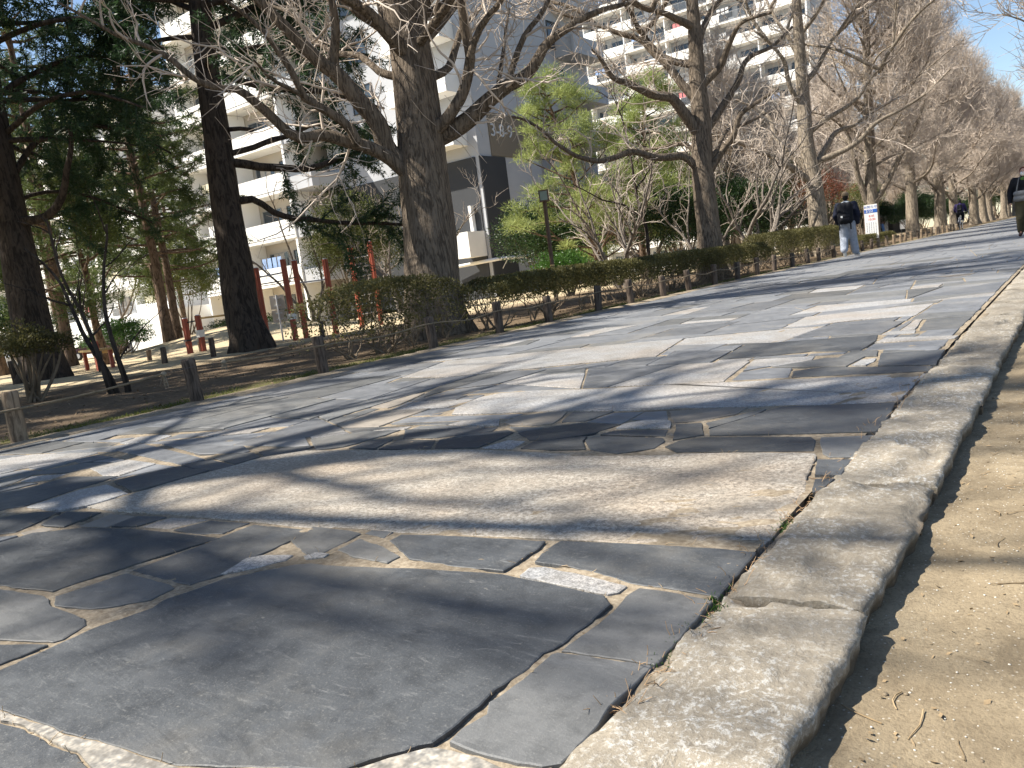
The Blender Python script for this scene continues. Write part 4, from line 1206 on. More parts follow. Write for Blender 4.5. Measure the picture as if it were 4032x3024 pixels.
# --- leafy shrubs and evergreens
def leafy(name, seed, rx, ry, rz, n, mat_leaf, leaf=.05, stems=6, base=.15, clump=24, bm='hedge_stem', flat=0.0):
    rng = np.random.default_rng(seed)
    root = empty(name)
    a = Acc(); ctr = np.array([0, 0, base+rz])
    pts = []
    for i in range(clump):
        d = rnd_dirs(rng, 1)[0]; d[2] = abs(d[2])*1.2-.35
        pts.append(ctr+d*np.array([rx, ry, rz])*rng.uniform(.45, .85))
    for i in range(stems):
        e = pts[i % len(pts)]; az = rng.uniform(0, 6.28)
        s0 = np.array([math.cos(az)*.12*rx, math.sin(az)*.12*ry, -.05])
        mid = (s0+e)/2+rng.normal(size=3)*.08*rx; P, R = resample([s0, mid, e], [.02+.012*rz, .018, .008], .15)
        a.tube(P, R, 5, cap=False)
    a.build('stem', M[bm], root)['kind'] = 'stuff'
    c = Acc(); k = n//len(pts)
    for e in pts:
        s = np.array([rx, ry, rz])*rng.uniform(.28, .45)
        q = rnd_dirs(rng, k); d = q+rnd_dirs(rng, k)*.7; d[:, 2] += .2
        pos = e+q*s*np.power(rng.random(k), .33)[:, None]
        pos[:, 2] = np.maximum(pos[:, 2], .03)
        nn = rnd_dirs(rng, k); nn[:, 2] = np.abs(nn[:, 2])+.6
        v, f = blades(pos, d, nn, rng.uniform(.7, 1.25, k)*leaf, leaf*.5*rng.uniform(.8, 1.2, k)); c.add(v, f)
    c.build('foliage', M[mat_leaf], root, smooth=False)
    return root
ev = leafy('evergreen_bush', 71, 2.0, 2.0, 1.7, 22000, 'leaf_dark', .085, 10, .2, 46)
e2 = leafy('evergreen_tree', 72, 2.3, 2.3, 2.4, 24000, 'leaf_olive', .09, 10, .9, 50)
for i, (x, y, s, rz, l) in enumerate([(-12.5, 28.5, 1.0, 0, 'dark evergreen bush behind the dark ginkgo'), (-17.5, 28.0, .95, 1, 'dark evergreen bush behind the thicket of bare stems'), (-12.0, 32.5, 1.1, 2, 'dark evergreen bush left of the third ginkgo'), (-12.5, 37.5, 1.1, 3, 'dark evergreen bush right of the third ginkgo'),
        (-17.5, 50, 1.2, 4, 'dark evergreen bush behind the notice board'), (-17, 35, 1.3, 5, 'large dark evergreen behind the bare thicket'), (-19, 29, 1.2, .5, 'dark evergreen beside the bright pine'), (-18, 60, 1.4, 1.5, 'dark evergreen bush before the shelter'),
        (-14, 92, 1.3, 2.5, 'dark evergreen bush behind the far ginkgo trunks'), (-14, 106, 1.3, 3.5, 'dark evergreen near the masked pedestrian'), (-14, 120, 1.4, 4.5, 'farthest dark evergreen along the ginkgo row'), (-30, 12, .8, 5.5, 'low dark evergreen beyond the bench'),
        (-20, 76, 1.4, .2, 'dark evergreen left of the dark shelter'), (-22, 100, 1.5, 1.1, 'dark evergreen behind the dark shelter'), (-11.5, 72, .9, 2.1, 'dark evergreen bush between the middle ginkgo trunks'), (-12.5, 82, 1.0, 3.1, 'dark evergreen bush right of the sign board'), (-11.6, 60, .8, 1.9, 'low dark evergreen behind the cyclist'), (-11.3, 77, .8, 2.9, 'low dark evergreen between far trunks beyond the cyclist'), (-11.4, 88, .85, 3.9, 'low dark evergreen near the distant pedestrian'), (-11.4, 97, .9, 4.9, 'low dark evergreen right of the distant pedestrian'), (-11.5, 110, .9, 5.9, 'low dark evergreen behind the last trunks'), (-11, 140, 1.6, 4.1, 'evergreen at the far bend of the path'), (-3, 150, 1.8, 5.1, 'evergreen across the far end of the path')]):
    o = ev if i == 0 else copy_tree(ev)
    place(o, x, y, None, rz, s, l, 'bush', 'dark evergreens behind the ginkgos')
for i, (x, y, s, rz, l) in enumerate([(-17, 38.5, 1.15, 0, 'olive-green evergreen tree rising behind the dark ginkgo'), (-19.5, 33.5, .95, 1, 'olive evergreen tree beside the bright pines'), (-14.5, 50, 1.1, 2, 'olive evergreen tree behind the V-forked ginkgo'), (-20, 19, .8, 3, 'olive evergreen left of the big ginkgo trunk'),
        (-34, 21, 1.0, 4, 'olive evergreen at the white wall by the mound'), (-9, 165, 2.6, 5, 'tall evergreen closing the far end of the avenue')]):
    o = e2 if i == 0 else copy_tree(e2)
    place(o, x, y, None, rz, s, l, 'tree', 'olive evergreens')
place(leafy('green_bush', 73, 1.0, .8, .62, 9000, 'leaf_green', .06, 8, .1, 26), -11.3, 18.2, None, 0, 1.0, 'glossy bright green bush at the foot of the lamp post', 'bush')
place(leafy('green_bush', 74, 1.5, 1.1, .55, 9000, 'leaf_green', .06, 8, .05, 26), -24.3, 12.6, None, 0, 1.0, 'low green bush behind the yellow bench', 'bush')
place(leafy('green_bush', 75, 2.2, 1.2, .4, 8000, 'leaf_dark', .06, 8, .0, 26), -25.5, 18.0, None, 0, 1.0, 'low clipped bush on top of the mound', 'bush')
place(leafy('rust_shrub', 76, 1.6, 1.6, 1.4, 5000, 'leaf_red', .07, 10, 1.2, 26), -9.8, 38.0, None, 0, 1.0, 'rust-red leaved shrub behind the third ginkgo', 'bush')
place(leafy('juniper_bush', 77, 1.5, 1.5, 1.2, 9000, 'leaf_olive', .06, 8, 1.0, 26), -9.9, 46.5, None, 0, 1.0, 'rounded olive shrub right of the notice board', 'bush')
place(leafy('leggy_shrub', 78, .62, .62, .3, 5200, 'leaf_hedge', .045, 16, .5, 20), -10.1, 4.1, None, 0, .85, 'leggy shrub with a leafy top in front of the massive cedar', 'bush')
place(leafy('leggy_shrub', 79, .5, .5, .26, 4000, 'leaf_hedge', .045, 12, .42, 16), -9.8, 2.9, None, 0, 1.0, 'leggy shrub cut by the left edge of the photo', 'bush')

# --- clipped hedges along the rope fence
def hedge(name, label, x0, x1, y0, y1, h, seed, dens=1.0, leg=.3, bronze=.3):
    rng = np.random.default_rng(seed)
    L = y1-y0; xm = (x0+x1)/2; w = (x1-x0)/2
    root = empty(name, (xm, y0, 0), 0, label, 'hedge', 'clipped hedges behind the rope fence')
    a = Acc(); lines = []
    for i in range(int(L*4.5)):
        y = rng.uniform(.1, L-.1); x = rng.uniform(-.5, .5)*w
        for j in range(rng.integers(2, 4)):
            e = wander(rng, (x, y, -.03), [rng.normal()*.45, rng.normal()*.45, 1], h*rng.uniform(.65, .95), .012, .004, 6, .55, .2)
            lines.append(e)
    b = branchlets(rng, lines, 3.5, .12, .35, .005, (.5, 1.1), 4, .4, .2, .3)
    add_lines(a, lines, 5); add_lines(a, b, 3)
    a.build('stem', M['hedge_stem'], root)['kind'] = 'stuff'
    k = int(L*8200*dens)
    y = rng.random(k)*L; t = rng.random(k)
    u = rng.uniform(-1, 1, k); zt = np.power(rng.random(k), .62)
    bx = np.array([noise.noise((yy*1.3, 4, seed))*.16+noise.noise((yy*4, 4, seed))*.09 for yy in y])
    hh = h*(1+bx*.5)
    shell = rng.random(k) < .8
    z = leg+(hh-leg)*zt
    ww = w*(1-.25*np.power(np.clip((z-leg)/(hh-leg), 0, 1), 3))*(1+bx*.8)*(.55+.45*np.clip((z-.1)/(leg+.2), 0, 1))
    x = np.where(shell, np.sign(u)*ww*(1-.16*np.abs(rng.normal(size=k))), u*ww)
    topm = rng.random(k) < .34
    z = np.where(topm, hh-.06*np.abs(rng.normal(size=k)), z); x = np.where(topm, u*w*.85, x)
    ef = np.clip(np.minimum(y, L-y)/.7, 0, 1); z = leg*.6+(z-leg*.6)*(.72+.28*ef)
    hole = np.array([noise.noise((yy*2.2, zz*3.5, seed+xx)) for yy, zz, xx in zip(y, z, np.sign(x)*7)])
    keep = (hole > -.36-.5*np.clip((z-leg-.15)/.3, 0, 1)) & (rng.random(k) < .35+.65*ef)
    P = np.stack([x, y, z], axis=1)[keep]; k = len(P)
    d = rnd_dirs(rng, k); d[:, 2] += .35; nn = rnd_dirs(rng, k); nn[:, 2] = np.abs(nn[:, 2])+.3
    v, f = blades(P, d, nn, rng.uniform(.022, .055, k), rng.uniform(.012, .028, k))
    c = Acc(); sel = np.array([noise.noise((p[1]*.8, p[0]*2, seed+3.3)) for p in P]) > .25-bronze
    c.add(v, f[~sel], 0); c.add(v, f[sel], 1)
    c.build('foliage', [M['leaf_hedge'], M['leaf_hedge2']], root, smooth=False)
hedge('hedge', 'dark clipped hedge in front of the red bars and the big ginkgo', -7.3, -6.35, 5.6, 8.1, .84, 81, .55, .12, .25)
hedge('hedge', 'bronze-tinged clipped hedge between the big ginkgo and the lamp post', -7.5, -6.4, 8.6, 13.6, .72, 82, .9, .3, .35)
hedge('hedge', 'long dark hedge in front of the straight dark ginkgo', -7.6, -6.4, 13.6, 20.6, .72, 83, .75, .25, .3)
hedge('hedge', 'dark green hedge running up to the walker with the backpack', -7.6, -6.35, 20.8, 28.4, .95, 84, .65, .25, .05)
hedge('hedge', 'low sparse hedge at the foot of the white notice board', -7.4, -6.5, 31.0, 37.5, .5, 85, .5, .1, -.1)


# ------------------------------------------------------------------ buildings
def window(parent, c, w, h, axis, depth=.06, frame='metal_dark'):
    """axis 'y': the wall faces -y; axis 'x': the wall faces +x"""
    a = Acc(); t = .05
    sgn = -1 if axis == 'y' else 1
    def bx(u, v, du, dv, off, th):
        if axis == 'y': a.box((c[0]+u, c[1]+sgn*off, c[2]+v), (du, th, dv))
        else: a.box((c[0]+sgn*off, c[1]+u, c[2]+v), (th, du, dv))
    bx(-w/2, 0, t, h, .03, depth); bx(w/2, 0, t, h, .03, depth); bx(0, 0, t, h, .033, depth); bx(0, h/2, w, t, .027, depth); bx(0, -h/2, w+.1, t, .036, depth+.03)
    f = a.build('window', M[frame], parent, smooth=False)
    g = Acc()
    g.box((c[0], c[1]+sgn*.012, c[2]) if axis == 'y' else (c[0]+sgn*.012, c[1], c[2]), (w, .01, h) if axis == 'y' else (.01, w, h))
    g.build('pane', M['glass'], f, smooth=False)

def railing(parent, x0, x1, y, z0, h, axis='y', step=.14):
    a = Acc()
    P = lambda u, z: (u, y, z) if axis == 'y' else (y, u, z)
    a.bar(P(x0, z0+h), P(x1, z0+h), .05); a.bar(P(x0, z0+.08), P(x1, z0+.08), .04)
    n = max(2, int((x1-x0)/step))
    for i in range(n+1):
        u = x0+(x1-x0)*i/n
        a.bar(P(u, z0+.08), P(u, z0+h), .025)
    return a.build('railing', M['rail'], parent, smooth=False)

def slab_block(name, label, x0, x1, yf, yb, zb, floors, fh, bay, first_solid=0, seed=0, wall='wall_beige', solid_end=True, tint='white'):
    """apartment block whose balconies face -y"""
    r = random.Random(seed)
    root = empty(name, ((x0+x1)/2, yf, zb), 0, label, 'building', 'white apartment blocks behind the park')
    inv = Matrix.Translation((-(x0+x1)/2, -yf, -zb))
    H = floors*fh+.4
    O = ((x0+x1)/2, yf, zb)
    L = lambda p: (p[0]-O[0], p[1]-O[1], p[2]-O[2])
    Acc().box(L(((x0+x1)/2, (yf+yb)/2+.8, zb+H/2)), (x1-x0, yb-yf-1.6, H)).build('wall', M[wall], root, smooth=False)
    rf = Acc().box(L(((x0+x1)/2, (yf+yb)/2, zb+H+.3)), (x1-x0+.3, yb-yf+.3, .6)).build('roof', M['white'], root, smooth=False)
    yw = yf+1.6                       # recessed wall plane
    nb = max(1, round((x1-x0)/bay)); bw = (x1-x0)/nb
    for f in range(floors):
        z = zb+f*fh
        if f >= 1 or first_solid == 0:
            a = Acc(); a.box(L(((x0+x1)/2, yf+.78, z+.02)), (x1-x0-.02, 1.6, .22))
            a.build('balcony_slab', M[tint], root, smooth=False)
        for i in range(nb):
            cx = x0+bw*(i+.5)
            if f >= 1:
                k = r.random()
                solid = k < .55
                if solid_end and i == nb-1: solid = True
                if solid:
                    Acc().box(L((cx+.02, yf+.05, z+.62)), (bw*.98, .14, 1.08)).build('parapet', M[tint], root, smooth=False)
                else:
                    Acc().box(L((cx-bw*.37, yf+.05, z+.62)), (bw*.2, .14, 1.08)).build('parapet', M[tint], root, smooth=False)
                    rl = railing(root, cx-bw*.26-O[0], cx+bw*.49-O[0], yf+.05-O[1], z+.14-O[2], 1.0)
            if f >= 1 and r.random() < .5:
                Acc().box(L((cx+bw*r.uniform(-.3, .3), yw-.3, z+.45)), (.8, .32, .62)).build('air_conditioner', M['wall_grey'], root, smooth=False)
            if f >= 1 and r.random() < .35:
                lm = plain('laundry', r.choice([(.7, .7, .68), (.25, .35, .55), (.55, .2, .2), (.6, .55, .4)]), .9)
                for q in range(r.randint(2, 4)): Acc().box(L((cx-bw*.3+q*.55, yf+.5, z+1.55)), (.42, .03, .75)).build('laundry', lm, root, smooth=False)
            if r.random() < .45:
                Acc().box(L((cx-.24*bw, yw-.02, z+1.25)), (bw*.2, .012, 1.9)).build('curtain', M['wall_beige'], root, smooth=False)
            for u in (-.24, .24):
                window(root, L((cx+u*bw, yw, z+1.25)), bw*.36, 1.95, 'y', frame='rail' if r.random() < .5 else 'metal_dark')
            if i: Acc().box(L((x0+bw*i, yf+.82, z+fh/2)), (.14, 1.5, fh-.26)).build('divider', M[tint], root, smooth=False)
    for xx in (x0+.1, x1-.1):
        Acc().box(L((xx, yf+.80, zb+H/2)), (.2, 1.52, H-.1)).build('end_wall', M[tint], root, smooth=False)
    return root, L

b1, L1 = slab_block('apartment_building', 'apartment block with stepped white balconies behind the red bars', -52.5, -41.5, 34.4, 45, -.9, 11, 2.98, 5.5, 1, 3, 'wall_beige')
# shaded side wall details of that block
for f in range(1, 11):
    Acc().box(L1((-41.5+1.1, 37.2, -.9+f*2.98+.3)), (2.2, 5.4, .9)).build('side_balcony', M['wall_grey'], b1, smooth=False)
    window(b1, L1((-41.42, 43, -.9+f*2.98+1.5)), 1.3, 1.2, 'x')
b0, L0 = slab_block('apartment_building', 'lower white apartment block behind the conifers and parked cars', -135, -72, 43, 54, -1.5, 8, 2.95, 6.3, 0, 9, 'white', False)
b2, L2 = slab_block('apartment_building', 'long distant block with stacked white balconies behind the ginkgo limbs', -92, -26, 102, 114, -.8, 13, 2.92, 6, 0, 14, 'wall_grey', False)

# the block lettered 3-8-9, its end wall facing the path
bx0, bx1, by0, by1 = -40.5, -28.0, 37.2, 51.0
b3 = empty('apartment_building', (-34, 44, -.5), 0, 'apartment block with 3-8-9 on its olive-brown band, above a charcoal base', 'building')
LL = lambda p: (p[0]+34, p[1]-44, p[2]+.5)
Acc().box(LL(((bx0+bx1)/2, (by0+by1)/2, 15)), (bx1-bx0, by1-by0, 31)).build('wall', M['wall_grey'], b3, smooth=False)
Acc().box(LL((bx1+.03, 43.2, 9.0)), (.08, 9.6, 2.5)).build('brown_band', M['wall_brown'], b3, smooth=False)
Acc().box(LL((bx1+.04, 38.4, 3.6)), (.09, 2.5, 8.2)).build('charcoal_wall', M['charcoal'], b3, smooth=False)
Acc().box(LL((bx1+.05, 44.4, 3.6)), (.14, 1.5, 8.2)).build('pilaster', plain('mid_grey_wall', (.27, .275, .29), .85, .2, .06, .3), b3, smooth=False)
Acc().box(LL((-34.2, by0-.03, 3.6)), (11.8, .1, 8.2)).build('charcoal_wall', M['charcoal'], b3, smooth=False)
for f in range(0, 10):
    z = -.5+2.95*f
    Acc().box(LL((bx1+.75, 48.9, z+.75)), (1.5, 3.9, 1.1)).build('balcony', M['wall_grey'], b3, smooth=False)
    railing(b3, 46.3-44, 47.0-44, bx1+1.3+34, z+.2+.5, 1.15, 'x')
    window(b3, LL((bx1+.01, 46.9, z+1.6)), 1.4, 1.7, 'x')
    if f > 2:
        Acc().box(LL((-31.0, by0-.65, z+.6)), (4.6, 1.3, 1.1)).build('balcony', M['white'], b3, smooth=False)
        window(b3, LL((-36.5, by0, z+1.5)), 1.8, 1.6, 'y')
Acc().box(LL((-28.9, by0-.85, 2.75)), (1.25, 1.6, 1.45)).build('white_balcony_box', M['white'], b3, smooth=False)
Acc().box(LL((-28.9, by0-.25, 4.2)), (.2, .3, 1.6)).build('white_post', M['white'], b3, smooth=False)
a = Acc(); a.tube([LL((-31, 36.6, 1.6)), LL((-27.4, 37.0, 1.75)), LL((-27.4, 46, 1.75))], .10, 8)
for y in (38, 41, 44): a.tube([LL((-28, y, 1.1)), LL((-27.5, y, 1.7))], .03, 5)
a.build('white_pipe_rail', M['white'], b3)
def text_obj(name, body, size, M4, material, parent, ext=.02, align='CENTER'):
    cu = bpy.data.curves.new(name, 'FONT')
    cu.body = body; cu.size = size; cu.extrude = ext; cu.align_x = align; cu.align_y = 'CENTER'
    o = bpy.data.objects.new(name, cu); COL.objects.link(o)
    dg = bpy.context.evaluated_depsgraph_get(); dg.update()
    me = bpy.data.meshes.new_from_object(o.evaluated_get(dg))
    bpy.data.objects.remove(o)
    me.transform(M4)
    return link(name, me, parent, material)
RX = Matrix(((0, 0, 1, 0), (1, 0, 0, 0), (0, 1, 0, 0), (0, 0, 0, 1)))        # text plane facing +x
text_obj('lettering', '3-8-9', 1.05, Matrix.Translation(LL((bx1+.09, 39.6, 9.2))) @ RX, M['letter'], b3, .03)
a = Acc().box((0, 0, 1.0), (26, 14, 4.0)); o = a.build('low_building', M['white'], None, smooth=False); o.location = (-66, 38.0, -1.5)
props(o, 'low white annexe with a plain wall behind the parked cars', 'building')
window(o, (13.01, -1, 1.6), 1.8, 1.3, 'x'); window(o, (6, -7, 1.6), 2.2, 1.3, 'y'); window(o, (-3, -7, 1.6), 2.2, 1.3, 'y')

# ------------------------------------------------------------------ rope fence
FX = -5.99
post_y = [2.29, 3.66, 5.02, 6.62, 7.93, 9.10, 10.45, 11.55, 12.75, 13.9, 15.2, 16.5]
while post_y[-1] < 53.5: post_y.append(post_y[-1]+1.32+.12*math.sin(len(post_y)*1.9))
pr = random.Random(4)
def post_mesh(seed, h, r):
    a = Acc(); n = 14
    rows = []
    zs = [-.12, 0, .05, h*.3, h*.6, h*.85, h-.012, h]
    for z in zs:
        row = []
        for j in range(n):
            an = 2*math.pi*j/n
            rr = r*(1+.10*noise.noise((math.cos(an)*2, math.sin(an)*2, z*4+seed*5))+.05*noise.noise((math.cos(an)*6, math.sin(an)*6, z*3+seed)))
            if z == h: rr *= .86
            row.append((rr*math.cos(an), rr*math.sin(an), z+(.012*noise.noise((math.cos(an), math.sin(an), seed)) if z > h-.02 else 0)))
        rows.append(row)
    a.add([p for q in rows for p in q], [(i*n+j, i*n+(j+1) % n, (i+1)*n+(j+1) % n, (i+1)*n+j) for i in range(len(zs)-1) for j in range(n)])
    a.add(rows[-1], [list(range(n))])
    return a.mesh('fence_post')
pm = [post_mesh(i, .385, .056) for i in range(5)]
for i, me in enumerate(pm): me.materials.append(M['post'])
pmp = [me.copy() for me in pm]
for me in pmp: me.materials.clear(); me.materials.append(M['post_pale'])
posts = []
for i, y in enumerate(post_y):
    me = (pmp if i > 18 and i not in (20, 21, 28, 33) or i == 0 else pm)[i % 5]
    o = link('fence_post', me)
    o.location = (FX+pr.uniform(-.03, .03), y, 0)
    o.rotation_euler = (pr.uniform(-.05, .05), pr.uniform(-.05, .05), pr.uniform(0, 6.28)); o.scale = (1, 1, pr.uniform(.92, 1.06))
    props(o, 'short round wooden rope-fence post, %s counting from the left edge' % NUM[i], 'post', 'rope fence posts')
    posts.append(o.location.copy())
def rope_mesh(name, pts, label, fray_at):
    a = Acc(); P, R = resample(pts, [.0085]*len(pts), .04)
    P = P+np.array([[.003*noise.noise((y*25, z*25, k*9)) for k in range(3)] for x, y, z in P])
    a.tube(P, R, 6)
    o = a.build(name, M['rope']); props(o, label, 'rope', 'ropes strung between the posts')
    f = Acc(); rng = np.random.default_rng(int(abs(fray_at[1])*100))
    f.ell(fray_at, (.02, .024, .02))
    for i in range(16):
        p = np.array(fray_at); d = np.array([rng.normal()*.25, rng.normal()*.3, -1.])
        Q, q = wander(rng, p, d, rng.uniform(.05, .125) if fray_at[1] < 3.7 else rng.uniform(.04, .08), .0028, .0016, 5, .4, -.5)
        f.tube(Q, q, 4)
    f.build('frayed_end', M['rope_fray'], o)
    return o
rz = .285
lp = [(FX+.06, .6, .25), (FX+.068, 1.5, .235), (FX+.066, 2.29, .235), (FX+.06, 2.8, .245), (FX+.05, 3.38, .285)]
rope_mesh('rope', lp, 'sagging rope on the leftmost post, ending in a long frayed tassel', lp[-1])
rp = [(FX+.05, 3.93, .29), (FX+.055, 4.4, .27)]
for i in range(2, len(post_y)):
    rp.append((FX+.068, post_y[i], rz+.012*math.sin(i*2.2)))
    if i+1 < len(post_y): rp.append((FX+.06, (post_y[i]+post_y[i+1])/2, rz-.035))
rope_mesh('rope', rp, 'long thin rope strung past the hedge, its near end frayed short', rp[0])
a = Acc(); a.tube([(FX+.05, 3.38, .285), (FX+.06, 3.66, .30), (FX+.05, 3.93, .29)], .002, 4)
props(a.build('tie_wire', M['metal_dark']), 'thin wire holding both frayed rope ends at the second post', 'wire')

# ------------------------------------------------------------------ playground things
def red_post(parent, x, y, z, h, r=.062, lean=(0, 0)):
    a = Acc(); n = 16
    for k in range(n): pass
    ring = [(r*(1 if k % 2 == 0 else .84)*math.cos(2*math.pi*k/n), r*(1 if k % 2 == 0 else .84)*math.sin(2*math.pi*k/n)) for k in range(n)]
    v = [(x+px, y+py, z-.15) for px, py in ring]+[(x+px+lean[0], y+py+lean[1], z+h) for px, py in ring]
    a.add(v, [(j, (j+1) % n, n+(j+1) % n, n+j) for j in range(n)]); a.add(v, [list(range(n, 2*n))])
    o = a.build('post', M['red_paint'], parent, smooth=False)
    Acc().tube([(x+lean[0], y+lean[1], z+h-.002), (x+lean[0], y+lean[1], z+h+.018)], [r*.8, r*.6], 12).build('cap', M['steel'], o)
    return o
def bar(parent, p, q, r=.016, m='steel', name='bar'):
    return Acc().tube([p, q], r, 8).build(name, M[m], parent)
O = Vector((-14.0, 11.2, -.08))
t = empty('pull_up_bars', O, 0, 'tall red-brown posts joined by steel pull-up bars in the playground', 'exercise bars')
pp = [(-14.30, 10.62, 1.63), (-13.81, 10.97, 1.74), (-14.05, 11.46, 1.71), (-13.50, 11.85, 1.66)]
lp = [Vector((x, y, -.08))-O for x, y, h in pp]
for p, (x, y, h) in zip(lp, pp): red_post(t, p.x, p.y, p.z, h)
up = lambda p, h: (p.x, p.y, p.z+h)
bar(t, up(lp[0], 1.43), up(lp[1], 1.47)); bar(t, up(lp[0], 1.28), up(lp[1], 1.30), .012, 'metal_dark')
bar(t, up(lp[1], 1.32), up(lp[2], 1.35), .012, 'metal_dark'); bar(t, up(lp[2], 1.22), up(lp[3], 1.22))
Acc().box(up(lp[1], .52), (.135, .135, .12)).build('label_plate', M['white'], t, smooth=False)
O = Vector((-14.7, 14.1, -.08))
t = empty('climbing_ladder', O, 0, 'tall red ladder of two posts with steel rungs behind the near hedge', 'ladder')
pa, pb = Vector((-.20, -.14, 0)), Vector((.20, .15, 0))
red_post(t, pa.x, pa.y, 0, 1.98); red_post(t, pb.x, pb.y, 0, 2.08)
for i in range(7): bar(t, (pa.x, pa.y, .3+i*.235), (pb.x, pb.y, .33+i*.235), .016, 'steel', 'rung')
O = Vector((-16.5, 10.2, -.11))
t = empty('low_bars', O, 0, 'pair of low red posts with a bar running behind the cedar trunk', 'exercise bars')
red_post(t, -.05, -.05, 0, .80, .07); red_post(t, .22, .12, 0, .83, .07); red_post(t, 1.25, .95, 0, .83, .07)
bar(t, (.22, .12, .76), (1.25, .95, .76), .022, 'bench_wood'); bar(t, (-.05, -.05, .70), (.22, .12, .72), .015, 'metal_dark')
Acc().box((.24, .10, .42), (.13, .14, .16)).build('label_plate', M['white'], t, smooth=False)
Acc().box((-.03, -.07, .30), (.13, .14, .03)).build('band', M['metal_dark'], t, smooth=False)

t = empty('bench', (-17.16, 8.47, gz(-17.16, 8.47)), math.radians(172), 'small yellow plank bench on red legs at the sunlit sand', 'bench')
Acc().box((0, 0, .40), (1.15, .17, .045)).build('seat_plank', M['bench_wood'], t, smooth=False)
Acc().box((0, .19, .40), (1.15, .17, .045)).build('seat_plank', M['bench_wood'], t, smooth=False)
Acc().box((0, -.12, .36), (1.15, .03, .12)).build('apron', M['bench_wood'], t, smooth=False)
for x in (-.45, .45):
    for y in (-.02, .2): Acc().box((x, y, .16), (.07, .07, .43)).build('leg', M['red_paint'], t, smooth=False)
Acc().box((-.62, .3, .27), (.10, .10, .64)).build('end_post', M['red_paint'], t, smooth=False)

bl = post_mesh(8, .30, .052); bl.materials.append(M['post']); blp = bl.copy(); blp.materials.clear(); blp.materials.append(M['post_pale'])
for x, y, h, pale, l in [(-13.73, 7.88, 1, 0, 'dark log stake standing alone on the sunlit sand'), (-13.2, 8.55, 1.15, 0, 'dark log stake at the left foot of the cedar trunk'), (-15.68, 7.67, 1.25, 0, 'dark log stake in front of the yellow bench'), (-16.5, 6.44, 1.45, 0, 'dark log stake left of the massive cedar'),
        (-17.6, 9.75, .75, 1, 'pale low stake behind the sunlit sand, nearer the bench'), (-17.3, 10.9, .75, 1, 'pale low stake beside the low red posts'), (-17.4, 6.2, 1.0, 1, 'pale stake at the left edge behind the leggy shrub'), (-13.2, 11.2, 1.1, 0, 'dark log stake under the red pull-up bars'), (-15.2, 12.9, .9, 1, 'pale stake beside the sign back'), (-11.8, 13.4, 1.0, 1, 'pale stake behind the hedge near the ladder')]:
    o = link('log_stake', blp if pale else bl); o.location = (x, y, gz(x, y)); o.scale = (1, 1, h); o.rotation_euler = (.04, -.03, x*3)
    props(o, l, 'post', 'log stakes round the playground')

t = empty('information_sign', (-15.27, 11.77, -.09), math.radians(35), 'back of a two-panel sign on a grey pole behind the red bars', 'sign')
Acc().tube([(0, 0, -.1), (0, 0, 1.05)], .02, 8).build('pole', M['steel'], t)
Acc().box((0, .03, .88), (.34, .015, .32)).build('panel', M['wall_beige'], t, smooth=False)
Acc().box((0, .03, .55), (.34, .015, .28)).build('panel', M['wall_beige'], t, smooth=False)
a = Acc()
for z in (.97, .8, .62, .48): a.box((0, .012, z), (.16, .02, .03))
a.build('bracket', M['steel'], t, smooth=False)

t = empty('lamp_post', (-9.86, 15.32, -.03), math.radians(30), 'brown park lamp with a square glass head rising behind the hedge', 'lamp')
Acc().tube([(0, 0, -.1), (0, 0, 2.28)], .048, 10).build('pole', M['lamp_post'], t)
Acc().tube([(0, 0, .82), (0, 0, .86)], .056, 10).build('collar', M['bench_wood'], t)
h = Acc()
for sx in (-1, 1):
    for sy in (-1, 1): h.box((sx*.095, sy*.095, 2.40), (.022, .022, .24))
h.box((0, 0, 2.29), (.215, .215, .025)); h.box((0, 0, 2.52), (.215, .215, .025))
hd = h.build('lamp_head', M['lamp_post'], t, smooth=False)
gl, nt, b = mat('lamp_glass', .15, .5); b.inputs['Base Color'].default_value = (.22, .27, .22, 1)
for sx, sy in ((1, 0), (-1, 0), (0, 1), (0, -1)):
    Acc().box((sx*.095, sy*.095, 2.405), (.008 if sx else .165, .008 if sy else .165, .2)).build('pane', gl, hd, smooth=False)
Acc().ell((0, 0, 2.40), (.05, .05, .07)).build('bulb', M['white'], hd)

# notice board beside the fence
t = empty('notice_board', (-6.75, 33.6, 0), math.radians(6), 'white standing notice with blue heading and 3/22 beside the walker', 'sign')
Acc().box((0, 0, .98), (.47, .02, 1.30)).build('panel', M['white'], t, smooth=False)
blue = plain('blue_print', (.03, .11, .42), .6); redp = plain('red_print', (.6, .06, .08), .6); grey = plain('grey_print', (.3, .31, .36), .7)
Acc().box((0, -.013, 1.38), (.46, .004, .14)).build('blue_band', blue, t, smooth=False)
TX = Matrix(((1, 0, 0, 0), (0, 0, -1, 0), (0, 1, 0, 0), (0, 0, 0, 1)))
text_obj('heading', 'お知らせ', .12, Matrix.Translation((0, -.013, 1.535)) @ TX, blue, t, .002)
text_obj('date_line', '3/22', .15, Matrix.Translation((-.05, -.018, 1.38)) @ TX, M['white'], t, .002)
text_obj('time_line', '8:45', .12, Matrix.Translation((.02, -.013, 1.19)) @ TX, redp, t, .002)
text_obj('time_line', '10:30', .12, Matrix.Translation((.02, -.013, 1.06)) @ TX, redp, t, .002)
gb = Acc(); gr = random.Random(5)
for c in range(5):
    z = .95
    while z > .55:
        d = gr.uniform(.02, .05); gb.box((-.16+c*.08, -.012, z-d/2), (.026, .003, d)); z -= d+.018
gb.build('small_print', grey, t, smooth=False)['kind'] = 'stuff'
for x in (-.245, .245): Acc().bar((x, .01, -.05), (x, .01, 1.64), .03).build('frame_post', M['lamp_post'], t, smooth=False)

